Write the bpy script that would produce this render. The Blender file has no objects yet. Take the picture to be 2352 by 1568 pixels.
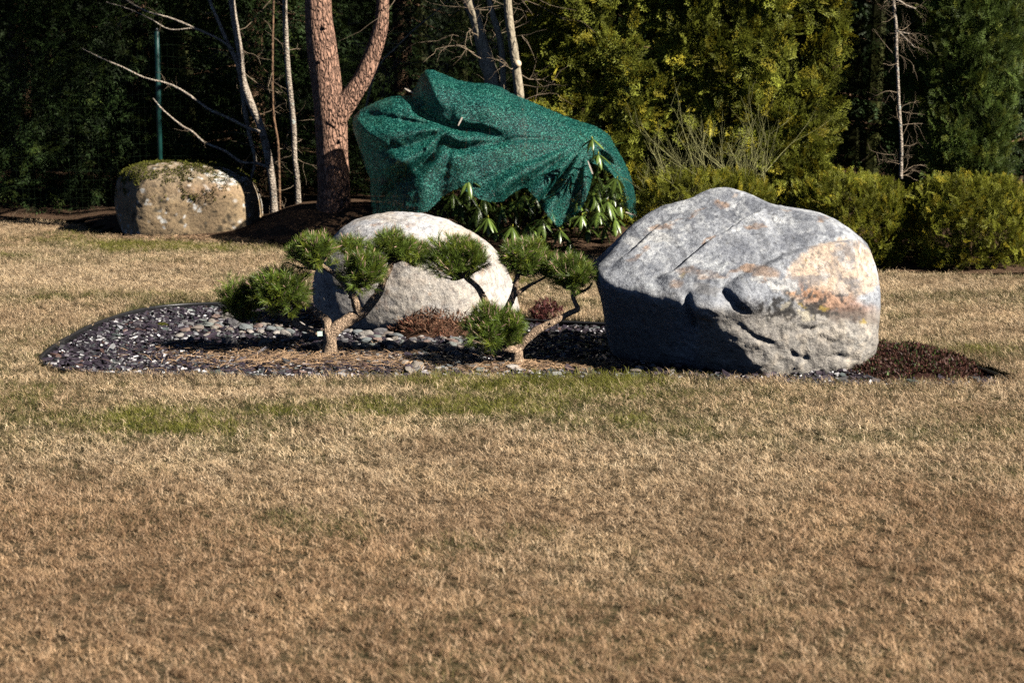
import bpy, bmesh, math, random
import numpy as np
from mathutils import Vector, Matrix, Euler

random.seed(7)
rng = np.random.default_rng(7)
R = math.radians
scene = bpy.context.scene
C = scene.collection

# ------------------------------------------------------------------ camera, sky, sun, exposure
CAM_H = 1.6
FPX = 2352 * 70 / 36.0                  # focal length in the 2352-wide coordinates used for measuring
PITCH = math.atan(670 / FPX)
cam = bpy.data.cameras.new('camera')
cam_o = bpy.data.objects.new('camera', cam); C.objects.link(cam_o)
cam_o.location = (0, 0, CAM_H)
cam_o.rotation_euler = (math.pi / 2 - PITCH, 0, 0)
cam.lens = 70; cam.sensor_width = 36; cam.sensor_fit = 'HORIZONTAL'
cam.clip_start = 0.05; cam.clip_end = 2000
cam.dof.use_dof = True; cam.dof.focus_distance = 10.6; cam.dof.aperture_fstop = 5.0
scene.camera = cam_o

SUN_AZ = 61.0      # degrees from the view axis towards the right, behind the camera
SUN_EL = 35.0
to_sun = Vector((math.sin(R(SUN_AZ)) * math.cos(R(SUN_EL)), -math.cos(R(SUN_AZ)) * math.cos(R(SUN_EL)), math.sin(R(SUN_EL))))
world = bpy.data.worlds.new('World'); scene.world = world; world.use_nodes = True
wn = world.node_tree; wn.nodes.clear()
sky = wn.nodes.new('ShaderNodeTexSky'); sky.sky_type = 'NISHITA'; sky.sun_disc = False
sky.sun_elevation = R(SUN_EL)
sky.sun_rotation = math.atan2(to_sun.x, to_sun.y)
sky.air_density = 0.16; sky.dust_density = 0.05; sky.altitude = 200
bg = wn.nodes.new('ShaderNodeBackground'); bg.inputs['Strength'].default_value = 0.05
wo = wn.nodes.new('ShaderNodeOutputWorld')
wn.links.new(sky.outputs[0], bg.inputs[0]); wn.links.new(bg.outputs[0], wo.inputs[0])
sun = bpy.data.lights.new('sun', 'SUN'); sun.energy = 5.0; sun.angle = R(0.5); sun.color = (1.0, 0.93, 0.82)
sun_o = bpy.data.objects.new('sun', sun); C.objects.link(sun_o)
sun_o.rotation_euler = to_sun.to_track_quat('Z', 'Y').to_euler()
sun_o.location = (8, -6, 12)
vs = scene.view_settings
vs.view_transform = 'Standard'; vs.look = 'None'; vs.gamma = 1.0; vs.use_curve_mapping = False
vs.exposure = 1.1
scene.cycles.use_denoising = False
scene.cycles.max_bounces = 4; scene.cycles.diffuse_bounces = 0; scene.cycles.glossy_bounces = 2; scene.cycles.transparent_max_bounces = 8

# ------------------------------------------------------------------ measuring helpers
_f = np.array([0, math.cos(PITCH), -math.sin(PITCH)]); _u = np.array([0, math.sin(PITCH), math.cos(PITCH)])
def ray(x, y):
    return _f * FPX + np.array([1.0, 0, 0]) * (x - 1176) + _u * (784 - y)
def at(x, y, Y):
    d = ray(x, y); return np.array([0, 0, CAM_H]) + d * (Y / d[1])
def gr(x, y, z=0.0):
    d = ray(x, y); return np.array([0, 0, CAM_H]) + d * ((z - CAM_H) / d[2])
def z1(x, y): return x * .34786, y * .34786
def z2(x, y): return x * .34786 + 689.1, y * .34786
def z3(x, y): return x * .40283 + 1435.5, y * .40283
def z4(x, y): return x * .36621 + 1263.3, y * .36621 + 373.2
def z5(x, y): return x * .27459 + 459.4, y * .27459 + 459.4
def z6(x, y): return x * .27459 + 918.8, y * .27459 + 459.4

# ------------------------------------------------------------------ noise
def _hash(ix, iy, iz, seed):
    h = (ix.astype(np.int64) * 374761393 + iy.astype(np.int64) * 668265263 + iz.astype(np.int64) * 2147483647 + seed * 974634777) & 0xFFFFFFFF
    h = ((h ^ (h >> 13)) * 1274126177) & 0xFFFFFFFF
    h = ((h ^ (h >> 16)) * 2246822519) & 0xFFFFFFFF
    h = h ^ (h >> 15)
    return (h & 0xFFFFFF) / float(0xFFFFFF) * 2 - 1
def vnoise(p, seed=0):
    p = np.asarray(p, float); i = np.floor(p).astype(np.int64); f = p - i; f = f * f * f * (f * (f * 6 - 15) + 10)
    out = 0
    for dx in (0, 1):
        wx = f[:, 0] if dx else 1 - f[:, 0]
        for dy in (0, 1):
            wy = f[:, 1] if dy else 1 - f[:, 1]
            for dz in (0, 1):
                wz = f[:, 2] if dz else 1 - f[:, 2]
                out = out + wx * wy * wz * _hash(i[:, 0] + dx, i[:, 1] + dy, i[:, 2] + dz, seed)
    return out
def fbm(p, octv=4, seed=0, gain=.5, ridged=False):
    p = np.asarray(p, float); a = 1.0; s = 0; t = 0
    for k in range(octv):
        n = vnoise(p * (2.03 ** k) + 17.3 * k, seed + k)
        if ridged: n = 1 - 2 * np.abs(n)
        s = s + a * n; t += a; a *= gain
    return s / t
def sstep(a, b, x):
    t = np.clip((x - a) / (b - a), 0, 1); return t * t * (3 - 2 * t)
def polydist(px, pz, pl):
    """distance to an open polyline, signed (positive to its right-hand side when walking along it) and position 0..1 along it"""
    pl = np.array(pl, float); best = np.full(len(px), 1e9); sgn = np.zeros(len(px)); par = np.zeros(len(px))
    seg = np.linalg.norm(pl[1:] - pl[:-1], axis=1); tot = seg.sum(); acc = 0
    for k in range(len(pl) - 1):
        a, b = pl[k], pl[k + 1]; d = b - a; L = seg[k]
        t = np.clip(((px - a[0]) * d[0] + (pz - a[1]) * d[1]) / (L * L), 0, 1)
        ex = px - (a[0] + t * d[0]); ez = pz - (a[1] + t * d[1]); r = np.hypot(ex, ez)
        m = r < best
        best[m] = r[m]; sgn[m] = np.sign(d[0] * ez - d[1] * ex)[m]; par[m] = ((acc + t * L) / tot)[m]
        acc += L
    return best, sgn, par
def inpoly(px, py, poly):
    poly = np.array(poly, float); ins = np.zeros(len(px), bool); n = len(poly); j = n - 1
    for i in range(n):
        xi, yi = poly[i]; xj, yj = poly[j]
        c = ((yi > py) != (yj > py)) & (px < (xj - xi) * (py - yi) / (yj - yi + 1e-12) + xi)
        ins ^= c; j = i
    return ins
def smooth_poly(pts, it=2, closed=True):
    p = np.array(pts, float)
    for _ in range(it):
        q = np.roll(p, -1, 0) if closed else p[1:]
        b = p if closed else p[:-1]
        n = np.empty((2 * len(b), p.shape[1])); n[0::2] = .75 * b + .25 * q; n[1::2] = .25 * b + .75 * q
        if not closed: n = np.vstack([p[:1], n, p[-1:]])
        p = n
    return p

# ------------------------------------------------------------------ mesh builder
class MB:
    def __init__(s): s.v = []; s.t = []; s.q = []; s.c = []; s.n = 0
    def add(s, v, tris=None, quads=None, col=None):
        v = np.asarray(v, float)
        s.v.append(v)
        if tris is not None and len(tris): s.t.append(np.asarray(tris, np.int64) + s.n)
        if quads is not None and len(quads): s.q.append(np.asarray(quads, np.int64) + s.n)
        if col is None: col = np.ones((len(v), 3))
        col = np.asarray(col, float)
        if col.ndim == 1: col = np.tile(col, (len(v), 1))
        s.c.append(col); s.n += len(v)
    def mesh(s, name, mat=None, smooth=False, off=None):
        v = np.concatenate(s.v); c = np.concatenate(s.c)
        if off is not None: v = v - np.asarray(off)
        t = np.concatenate(s.t) if s.t else np.zeros((0, 3), np.int64)
        q = np.concatenate(s.q) if s.q else np.zeros((0, 4), np.int64)
        me = bpy.data.meshes.new(name)
        me.vertices.add(len(v)); me.vertices.foreach_set('co', v.astype(np.float32).ravel())
        loops = np.concatenate([t.ravel(), q.ravel()]).astype(np.int32)
        me.loops.add(len(loops)); me.loops.foreach_set('vertex_index', loops)
        n = len(t) + len(q); me.polygons.add(n)
        st = np.concatenate([np.arange(len(t)) * 3, len(t) * 3 + np.arange(len(q)) * 4]).astype(np.int32)
        me.polygons.foreach_set('loop_start', st)
        me.polygons.foreach_set('use_smooth', np.full(n, smooth, bool))
        me.update(calc_edges=True)
        a = me.color_attributes.new('tint', 'FLOAT_COLOR', 'POINT')
        a.data.foreach_set('color', np.hstack([c, np.ones((len(c), 1))]).astype(np.float32).ravel())
        if mat: me.materials.append(mat)
        me.validate()
        return me
ORG = {}
def thing(name, label, cat, loc, group=None):
    o = bpy.data.objects.new(name, None); C.objects.link(o); o.location = loc
    o.empty_display_size = .1
    o['label'] = label; o['category'] = cat
    if group: o['group'] = group
    ORG[o] = np.array(loc, float); return o
def obj(name, mb, mat, parent=None, smooth=False, loc=None):
    """one mesh object; vertices given in world space"""
    off = ORG.get(parent) if parent is not None else (np.array(loc, float) if loc is not None else None)
    me = mb.mesh(name, mat, smooth, off)
    o = bpy.data.objects.new(name, me); C.objects.link(o)
    if parent is not None: o.parent = parent; ORG[o] = ORG.get(parent, np.zeros(3))
    else:
        if loc is not None: o.location = loc
        ORG[o] = np.array(loc, float) if loc is not None else np.zeros(3)
    return o
def inst(name, me, parent, M):
    """an object sharing mesh data, world matrix M"""
    o = bpy.data.objects.new(name, me); C.objects.link(o)
    l, q, s = M.decompose()
    o.location = Vector(l) - Vector(ORG.get(parent, np.zeros(3))) if parent is not None else l
    o.rotation_euler = q.to_euler(); o.scale = s
    if parent is not None: o.parent = parent
    return o
def tag(o, label, cat, group=None, kind=None):
    if label: o['label'] = label
    if cat: o['category'] = cat
    if group: o['group'] = group
    if kind: o['kind'] = kind
    return o

def tube(mb, pts, rad, n=8, col=None, bump=0.0, seed=0, cap=True, fine=1):
    pts = np.array(pts, float); rad = np.array(rad, float)
    if fine > 1:
        k = np.arange(len(pts)); kk = np.linspace(0, len(pts) - 1, (len(pts) - 1) * fine + 1)
        P = []
        for a in range(3):                          # Catmull-Rom
            p = pts[:, a]; e = np.concatenate([[2 * p[0] - p[1]], p, [2 * p[-1] - p[-2]]])
            i = np.minimum(kk.astype(int), len(pts) - 2); t = kk - i
            p0, p1, p2, p3 = e[i], e[i + 1], e[i + 2], e[i + 3]
            P.append(.5 * (2 * p1 + (p2 - p0) * t + (2 * p0 - 5 * p1 + 4 * p2 - p3) * t ** 2 + (3 * p1 - p0 - 3 * p2 + p3) * t ** 3))
        rad = np.interp(kk, k, rad); pts = np.stack(P, 1)
    m = len(pts); T = np.gradient(pts, axis=0); T /= np.linalg.norm(T, axis=1, keepdims=True) + 1e-9
    ref = np.array([.31, .95, .1]) if abs(T[0] @ np.array([.31, .95, .1])) < .9 else np.array([1., 0, 0])
    U = np.cross(T, ref); U /= np.linalg.norm(U, axis=1, keepdims=True) + 1e-9; V = np.cross(T, U)
    a = np.arange(n) / n * 2 * math.pi
    ring = U[:, None, :] * np.cos(a)[None, :, None] + V[:, None, :] * np.sin(a)[None, :, None]
    rr = np.repeat(rad[:, None], n, 1)
    if bump:
        q = (pts[:, None, :] + ring * rad[:, None, None]).reshape(-1, 3)
        rr = rr * (1 + bump * fbm(q / (rad.mean() * 1.3) * np.array([1, 1, .5]), 3, seed).reshape(m, n))
    v = (pts[:, None, :] + ring * rr[:, :, None]).reshape(-1, 3)
    i = np.arange(m - 1)[:, None] * n; j = np.arange(n)[None, :]; j2 = (j + 1) % n
    q = np.stack([i + j, i + j2, i + n + j2, i + n + j], -1).reshape(-1, 4)
    tr = []
    if cap:
        v = np.vstack([v, pts[:1] - T[:1] * rad[0] * .2, pts[-1:] + T[-1:] * rad[-1] * .3])
        b = m * n
        tr = [(b, (k + 1) % n, k) for k in range(n)] + [(b + 1, (m - 1) * n + k, (m - 1) * n + (k + 1) % n) for k in range(n)]
    mb.add(v, tr, q, col)

def scatter(mb, tv, tf_t, tf_q, pos, X, Y, Z, scl, col, jitter=.25, r=rng):
    """copies of a template (verts tv) with axes X,Y,Z (N,3), all joined"""
    N = len(pos); nv = len(tv)
    v = (tv[None, :, 0:1] * X[:, None, :] + tv[None, :, 1:2] * Y[:, None, :] + tv[None, :, 2:3] * Z[:, None, :]) * np.asarray(scl).reshape(-1, 1, 1) + pos[:, None, :]
    off = (np.arange(N) * nv)[:, None, None]
    t = (np.asarray(tf_t)[None] + off).reshape(-1, 3) if tf_t is not None and len(tf_t) else None
    q = (np.asarray(tf_q)[None] + off).reshape(-1, 4) if tf_q is not None and len(tf_q) else None
    c = np.repeat(np.asarray(col)[:, None, :], nv, 1) * (1 + jitter * r.uniform(-1, 1, (N, nv, 1)))
    mb.add(v.reshape(-1, 3), t, q, c.reshape(-1, 3))
def unit(v): return v / (np.linalg.norm(v, axis=-1, keepdims=True) + 1e-9)
def frames(axis, r=rng, hint=None):
    Y = unit(axis); h = r.normal(size=Y.shape) if hint is None else hint
    X = unit(np.cross(Y, h)); return X, Y, np.cross(X, Y)

# ------------------------------------------------------------------ materials
def nodes_of(name):
    m = bpy.data.materials.new(name); m.use_nodes = True; nt = m.node_tree; nt.nodes.clear()
    out = nt.nodes.new('ShaderNodeOutputMaterial'); b = nt.nodes.new('ShaderNodeBsdfPrincipled')
    nt.links.new(b.outputs[0], out.inputs[0]); return m, nt, b, out
def L(nt, a, b): nt.links.new(a, b)
def noise_node(nt, scale, detail=4, rough=.55, coord='Object', dist=0.0, vec=None):
    n = nt.nodes.new('ShaderNodeTexNoise'); n.inputs['Scale'].default_value = scale; n.inputs['Detail'].default_value = detail
    n.inputs['Roughness'].default_value = rough; n.inputs['Distortion'].default_value = dist
    if vec is None:
        t = nt.nodes.new('ShaderNodeTexCoord'); vec = t.outputs[coord]
    L(nt, vec, n.inputs['Vector']); return n
def ramp(nt, fac, stops):
    r = nt.nodes.new('ShaderNodeValToRGB'); e = r.color_ramp.elements
    while len(e) < len(stops): e.new(.5)
    for k, (p, c) in enumerate(stops): e[k].position = p; e[k].color = (*c, 1) if len(c) == 3 else c
    L(nt, fac, r.inputs[0]); return r
def mixc(nt, fac, a, b, mode='MIX'):
    m = nt.nodes.new('ShaderNodeMix'); m.data_type = 'RGBA'; m.blend_type = mode
    for s, v in ((m.inputs[0], fac), (m.inputs[6], a), (m.inputs[7], b)):
        if hasattr(v, 'is_linked'): L(nt, v, s)
        else: s.default_value = v if not isinstance(v, tuple) else (*v, 1)
    return m.outputs[2]
def bump(nt, b, h, strength, dist=.01, prev=None):
    n = nt.nodes.new('ShaderNodeBump'); n.inputs['Strength'].default_value = strength; n.inputs['Distance'].default_value = dist
    L(nt, h, n.inputs['Height'])
    if prev: L(nt, prev, n.inputs['Normal'])
    L(nt, n.outputs[0], b.inputs['Normal']); return n.outputs[0]
def tint(nt):
    a = nt.nodes.new('ShaderNodeAttribute'); a.attribute_name = 'tint'; return a
def leafy(name, col, rough=.5, trans=0.0, spec=.3, var=.35, scale=8.0):
    """foliage: colour times tint attribute, with noise in the world and a little light through the leaf"""
    m, nt, b, out = nodes_of(name); a = tint(nt)
    n = noise_node(nt, scale, 2)
    r = ramp(nt, n.outputs[0], [(.3, tuple(c * (1 - var) for c in col)), (.7, tuple(c * (1 + var) for c in col))])
    c = mixc(nt, 1.0, r.outputs[0], a.outputs['Color'], 'MULTIPLY')
    L(nt, c, b.inputs['Base Color']); b.inputs['Roughness'].default_value = rough; b.inputs['Specular IOR Level'].default_value = spec
    if trans:
        t = nt.nodes.new('ShaderNodeBsdfTranslucent'); L(nt, c, t.inputs[0])
        x = nt.nodes.new('ShaderNodeMixShader'); x.inputs[0].default_value = trans
        L(nt, b.outputs[0], x.inputs[1]); L(nt, t.outputs[0], x.inputs[2]); L(nt, x.outputs[0], out.inputs[0])
    return m
def plain(name, col, rough=.6, var=.25, scale=30, bstr=.3, bdist=.003, spec=.4, use_tint=True):
    m, nt, b, out = nodes_of(name)
    n = noise_node(nt, scale, 5)
    r = ramp(nt, n.outputs[0], [(.3, tuple(c * (1 - var) for c in col)), (.7, tuple(c * (1 + var) for c in col))])
    c = r.outputs[0]
    if use_tint: c = mixc(nt, 1.0, c, tint(nt).outputs['Color'], 'MULTIPLY')
    L(nt, c, b.inputs['Base Color']); b.inputs['Roughness'].default_value = rough; b.inputs['Specular IOR Level'].default_value = spec
    if bstr: bump(nt, b, n.outputs[0], bstr, bdist)
    return m
def rock_mat(name, grain=240, contrast=.5, bstr=.55, rough=.85):
    """rock: vertex stains times a fine crystalline grain, with pitted relief"""
    m, nt, b, out = nodes_of(name); a = tint(nt)
    g = noise_node(nt, grain, 3, .7); g2 = noise_node(nt, 38, 6, .65); g3 = noise_node(nt, 12, 4, .6)
    r = ramp(nt, g.outputs[0], [(.32, (1 - contrast,) * 3), (.5, (1, 1, 1)), (.7, (1 + contrast,) * 3)])
    r2 = ramp(nt, g2.outputs[0], [(.32, (.50, .50, .53)), (.5, (1, 1, 1)), (.7, (1.28, 1.26, 1.22))])
    c = mixc(nt, 1.0, a.outputs['Color'], r.outputs[0], 'MULTIPLY'); c = mixc(nt, 1.0, c, r2.outputs[0], 'MULTIPLY')
    L(nt, c, b.inputs['Base Color']); b.inputs['Roughness'].default_value = rough; b.inputs['Specular IOR Level'].default_value = .25
    p = bump(nt, b, g3.outputs[0], bstr * .3, .02); p = bump(nt, b, g2.outputs[0], bstr, .02, p); bump(nt, b, g.outputs[0], bstr * .6, .004, p)
    return m

M_rock = rock_mat('grey_rock'); M_granite = rock_mat('granite', 200, .5, .5); M_moss_rock = rock_mat('weathered_rock', 150, .3, .45)
M_cobble = rock_mat('cobble_stone', 120, .3, .3, .6)

# slate: dark, glossy flakes
def slate_mat():
    m, nt, b, out = nodes_of('slate'); a = tint(nt)
    i = nt.nodes.new('ShaderNodeObjectInfo'); n = noise_node(nt, 90, 3)
    r = ramp(nt, n.outputs[0], [(.3, (.75,) * 3), (.7, (1.3,) * 3)])
    v = ramp(nt, i.outputs['Random'], [(0, (.8, .78, .85)), (1, (1.25, 1.2, 1.2))])
    c = mixc(nt, 1.0, a.outputs['Color'], r.outputs[0], 'MULTIPLY'); c = mixc(nt, 1.0, c, v.outputs[0], 'MULTIPLY')
    L(nt, c, b.inputs['Base Color']); b.inputs['Roughness'].default_value = .38; b.inputs['Specular IOR Level'].default_value = .55
    bump(nt, b, n.outputs[0], .25, .003); return m
M_slate = slate_mat()

def bark_mat(name, light, dark, scale=14, zs=.35, bstr=.8, patch=None, patch_t=.6, patch2=None):
    m, nt, b, out = nodes_of(name)
    t = nt.nodes.new('ShaderNodeTexCoord'); mp = nt.nodes.new('ShaderNodeMapping'); mp.inputs['Scale'].default_value = (1, 1, zs)
    L(nt, t.outputs['Object'], mp.inputs[0])
    wn_ = noise_node(nt, scale * .7, 3, .5, vec=mp.outputs[0])
    wv = nt.nodes.new('ShaderNodeVectorMath'); wv.operation = 'MULTIPLY_ADD'
    L(nt, wn_.outputs['Color'], wv.inputs[0]); wv.inputs[1].default_value = (.06, .06, .06); L(nt, mp.outputs[0], wv.inputs[2])
    v = nt.nodes.new('ShaderNodeTexVoronoi'); v.feature = 'DISTANCE_TO_EDGE'; v.inputs['Scale'].default_value = scale
    L(nt, wv.outputs[0], v.inputs['Vector'])
    n = noise_node(nt, 60, 5)
    c = ramp(nt, v.outputs['Distance'], [(0.0, dark), (.05, tuple(.4 * x + .6 * y for x, y in zip(dark, light))), (.14, light)]).outputs[0]
    c = mixc(nt, 1.0, c, ramp(nt, n.outputs[0], [(.3, (.7, .7, .7)), (.7, (1.25, 1.25, 1.25))]).outputs[0], 'MULTIPLY')
    c = mixc(nt, 1.0, c, tint(nt).outputs['Color'], 'MULTIPLY')
    for k, pc in enumerate((patch, patch2)):
        if pc:
            pn = noise_node(nt, 9 + 7 * k, 4, .6); f = ramp(nt, pn.outputs[0], [(patch_t, (0, 0, 0)), (patch_t + .06, (1, 1, 1))])
            c = mixc(nt, f.outputs[0], c, pc)
    L(nt, c, b.inputs['Base Color']); b.inputs['Roughness'].default_value = .85; b.inputs['Specular IOR Level'].default_value = .2
    r = ramp(nt, v.outputs['Distance'], [(0, (0, 0, 0)), (.25, (1, 1, 1))])
    p = bump(nt, b, r.outputs[0], bstr, .03); bump(nt, b, n.outputs[0], .5, .006, p)
    return m
M_pine_bark = bark_mat('pine_bark', (.37, .215, .15), (.10, .06, .045), 32, .36, .9)
M_birch = bark_mat('pale_bark', (.40, .34, .275), (.16, .12, .09), 26, 1.9, .5, patch=(.10, .09, .07), patch_t=.60, patch2=(.34, .37, .34))
M_grey_bark = bark_mat('smooth_grey_bark', (.34, .29, .21), (.20, .17, .12), 20, .6, .25, patch=(.50, .34, .05), patch_t=.66)
M_brown_bark = bark_mat('brown_bark', (.20, .12, .07), (.07, .045, .03), 30, .5, .4)
M_dwarf_bark = bark_mat('scaly_bark', (.46, .33, .225), (.08, .05, .035), 60, .6, .6)
M_twig = plain('twig', (.25, .24, .09), .7, .3, 40)
M_dry_twig = plain('dry_twig', (.24, .18, .12), .8, .3, 60)

# ------------------------------------------------------------------ the bed outline
BED_U = [(85, 826), (105, 803), (150, 776), (205, 745), (285, 716), (380, 699), (510, 694), (640, 694), (800, 700), (980, 712), (1120, 724), (1240, 735), (1390, 742),
         (1600, 752), (1850, 772), (2050, 795), (2180, 822), (2270, 848), (2325, 872), (2270, 884), (2100, 884), (1900, 882), (1700, 872), (1480, 868), (1300, 867),
         (1000, 867), (700, 866), (450, 862), (250, 857), (130, 846)]
BED = smooth_poly([gr(x, y)[:2] for x, y in BED_U], 2)
BED_Z = -.032
def bed_side(x, y):
    """signed distance to the bed edge, positive inside"""
    cl = np.vstack([BED, BED[:1]]); d, _, _ = polydist(x, y, cl)
    return np.where(inpoly(x, y, BED), d, -d)
LAWN_BACK_U = [(-900, 500), (0, 509), (150, 514), (260, 548), (440, 556), (560, 560), (640, 570), (760, 576), (1000, 582), (1260, 590), (1360, 592), (1700, 620), (2000, 626), (2352, 638), (3300, 650)]
LAWN_BACK = np.array([gr(x, y)[:2] for x, y in LAWN_BACK_U])
def lawn_back(x): return np.interp(x, LAWN_BACK[:, 0], LAWN_BACK[:, 1])
def lawn_z(x, y):
    p = np.stack([x * .8, y * .8, np.zeros_like(x)], 1)
    return .012 * fbm(p, 2, 5) * np.clip((np.abs(x) < 40) * 1.0, 0, 1)

# lawn colour field: 0 dry straw .. 1 green
MOSSY = [(760, 1215, 170, 34, 1.0), (1200, 1228, 80, 22, 1.2), (1050, 1262, 90, 18, 1.0), (640, 1195, 120, 22, .5), (200, 965, 320, 50, .30), (1150, 945, 480, 50, .5), (500, 985, 200, 30, .4),
         (1700, 990, 600, 45, .5), (700, 882, 420, 14, .5), (1560, 880, 420, 16, .6), (300, 580, 380, 30, .35), (600, 640, 300, 10, .2), (2200, 800, 180, 40, .6), (150, 560, 200, 25, .4),
         (1310, 705, 80, 25, .5), (1290, 600, 90, 12, .9), (2100, 890, 200, 20, .5), (60, 790, 70, 30, .4)]
DRY = [(900, 1060, 700, 40, .5), (600, 905, 380, 18, .7), (1750, 1050, 500, 40, .3), (300, 650, 380, 22, .5), (2150, 690, 200, 30, .4), (1300, 660, 90, 30, .4)]
def green_at(x, y):
    p = np.stack([x * .55, y * .9, np.zeros_like(x) + 3.3], 1)
    far = sstep(6.6, 8.6, y)
    g = .24 + .26 * far + (.42 + .40 * far) * fbm(p * 1.3, 4, 21, .6)
    g = g + .14 * np.exp(-((y - 9.0) / .75) ** 2) + .10 * sstep(11.5, 13, y)
    for lst, s in ((MOSSY, 1), (DRY, -1)):
        for ux, uy, rx, ry, a in lst:
            c = gr(ux, uy); sx = abs(gr(ux + rx, uy)[0] - c[0]); sy = abs(gr(ux, uy - ry)[1] - gr(ux, uy + ry)[1]) * .5
            g = g + s * a * .6 * np.exp(-((x - c[0]) / sx) ** 2 - ((y - c[1]) / sy) ** 2)
    return np.clip(g, 0, 1.25)

# ------------------------------------------------------------------ ground sheet
xs = np.unique(np.concatenate([np.linspace(-400, -12, 16), np.linspace(-12, -2.9, 40), np.arange(-2.9, 3.1, .035), np.linspace(3.1, 12, 40), np.linspace(12, 400, 16)]))
ys = np.unique(np.concatenate([np.linspace(-60, 3, 12), np.linspace(3, 9.3, 60), np.arange(9.3, 13.4, .035), np.linspace(13.4, 20, 60), np.linspace(20, 500, 18)]))
gx, gy = np.meshgrid(xs, ys); gx = gx.ravel(); gy = gy.ravel()
sd = bed_side(gx, gy)
gz = lawn_z(gx, gy) - .11 * sstep(-.05, -.012, sd)
nx = len(xs); ny = len(ys)
ii = (np.arange(ny - 1)[:, None] * nx + np.arange(nx - 1)[None, :]).ravel()
g = green_at(gx, gy)
mb = MB(); gc = np.array([.07, .05, .03]) * (1 - g[:, None]) + np.array([.035, .04, .015]) * g[:, None]
mb.add(np.stack([gx, gy, gz], 1), None, np.stack([ii, ii + 1, ii + nx + 1, ii + nx], 1), gc)
M_ground = plain('lawn_soil', (1, 1, 1), .95, .35, 40, .6, .01, .1)
ground = obj('ground', mb, M_ground, smooth=True); tag(ground, 'lawn ground under the dry winter grass', None, kind='structure')

# forest floor behind the lawn
def sheet(poly_xy, z, name, mat, step=.08, zfun=None, colfun=None, smooth=True):
    p = np.array(poly_xy); x0, y0 = p.min(0); x1, y1 = p.max(0)
    X, Y = np.meshgrid(np.arange(x0, x1 + step, step), np.arange(y0, y1 + step, step)); n = X.shape[1]; m_ = X.shape[0]
    X = X.ravel(); Y = Y.ravel(); ins = inpoly(X, Y, p)
    i = (np.arange(m_ - 1)[:, None] * n + np.arange(n - 1)[None, :]).ravel()
    q = np.stack([i, i + 1, i + n + 1, i + n], 1); q = q[ins[q].all(1)]
    used = np.unique(q); mp = np.full(len(X), -1); mp[used] = np.arange(len(used))
    X = X[used]; Y = Y[used]; Z = np.full(len(X), z) if zfun is None else zfun(X, Y)
    mb = MB(); mb.add(np.stack([X, Y, Z], 1), None, mp[q], None if colfun is None else colfun(X, Y))
    return obj(name, mb, mat, smooth=smooth)
ff_poly = [tuple(p) for p in LAWN_BACK[1:-1]] + [(12, 15), (12, 34), (-14, 34), (-14, 18.6)]
M_litter = plain('leaf_litter', (.085, .052, .032), .95, .6, 55, .9, .02, .1)
ffl = sheet(ff_poly, .012, 'forest_floor', M_litter, .14,
            lambda x, y: .07 * sstep(0, .8, y - lawn_back(x)) + .20 * sstep(.02, .4, y - lawn_back(x)) * np.exp(-((x + 1.40) / .75) ** 4 - ((y - 17.1) / .72) ** 4) + .014 + .03 * np.clip(y - lawn_back(x), 0, 1) * (1 + fbm(np.stack([x * 2.5, y * 2.5, x * 0], 1), 3, 9)))
tag(ffl, 'brown leaf litter under the trees', None, kind='structure')

# ------------------------------------------------------------------ slate bed
M_bed = plain('slate_dust', (.030, .026, .032), .9, .5, 60, .8, .01, .3)
bed = sheet(BED, BED_Z, 'slate_bed', M_bed, .03, lambda x, y: BED_Z + .012 * fbm(np.stack([x * 3, y * 3, x * 0], 1), 3, 4) - .004)
tag(bed, 'oval bed of purple slate chippings set into the lawn', None, kind='structure')

# black plastic edging strip round the bed
e = np.vstack([BED, BED[:1]]); nrm = np.gradient(e, axis=0); nrm = np.stack([nrm[:, 1], -nrm[:, 0]], 1); nrm /= np.linalg.norm(nrm, axis=1, keepdims=True)
mb = MB(); ez = -.012 + .004 * fbm(np.stack([e[:, 0] * 2, e[:, 1] * 2, e[:, 0] * 0], 1), 2, 8)
prof = [(-.006, -.09), (-.006, 0), (-.011, .006), (-.009, .013), (0, .016), (.009, .013), (.011, .006), (.006, 0), (.006, -.09)]
v = np.concatenate([np.stack([e[:, 0] + nrm[:, 0] * a, e[:, 1] + nrm[:, 1] * a, ez + b], 1)[:, None] for a, b in prof], 1); n_, k_ = v.shape[:2]
i = np.arange(n_ - 1)[:, None] * k_ + np.arange(k_ - 1)[None, :]; i = i.ravel()
mb.add(v.reshape(-1, 3), None, np.stack([i, i + 1, i + k_ + 1, i + k_], 1))
M_plastic = plain('black_plastic', (.018, .018, .02), .38, .2, 20, .1, .002, .5)
edging = obj('lawn_edging', mb, M_plastic, smooth=True)
tag(edging, 'black plastic edging strip bent round the slate bed', 'edging')

# slate chips
def chip_mesh(seed):
    r = np.random.default_rng(seed); n = r.integers(5, 8); a = np.sort(r.uniform(0, 2 * math.pi, n) * .35 + np.arange(n) / n * 2 * math.pi * .9)
    rad = r.uniform(.6, 1.05, n); st = r.uniform(.5, .85); h = r.uniform(.10, .2)
    lo = np.stack([np.cos(a) * rad, np.sin(a) * rad * st, np.full(n, -h)], 1)
    hi = np.stack([np.cos(a) * rad * .93, np.sin(a) * rad * st * .93, h + r.uniform(-.05, .05, n)], 1)
    v = np.vstack([lo, hi]); t = [(n, n + k, n + k + 1) for k in range(1, n - 1)] + [(0, k + 1, k) for k in range(1, n - 1)]
    q = [(k, (k + 1) % n, n + (k + 1) % n, n + k) for k in range(n)]
    return v, np.array(t), np.array(q)
CH = [chip_mesh(100 + k) for k in range(12)]
SLATE = np.array([(.036, .029, .039), (.048, .038, .049), (.030, .026, .032), (.065, .068, .068), (.075, .092, .085), (.22, .23, .23), (.42, .42, .41), (.09, .055, .045)])  # palest greys are light chips that also stand in for small glints
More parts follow.
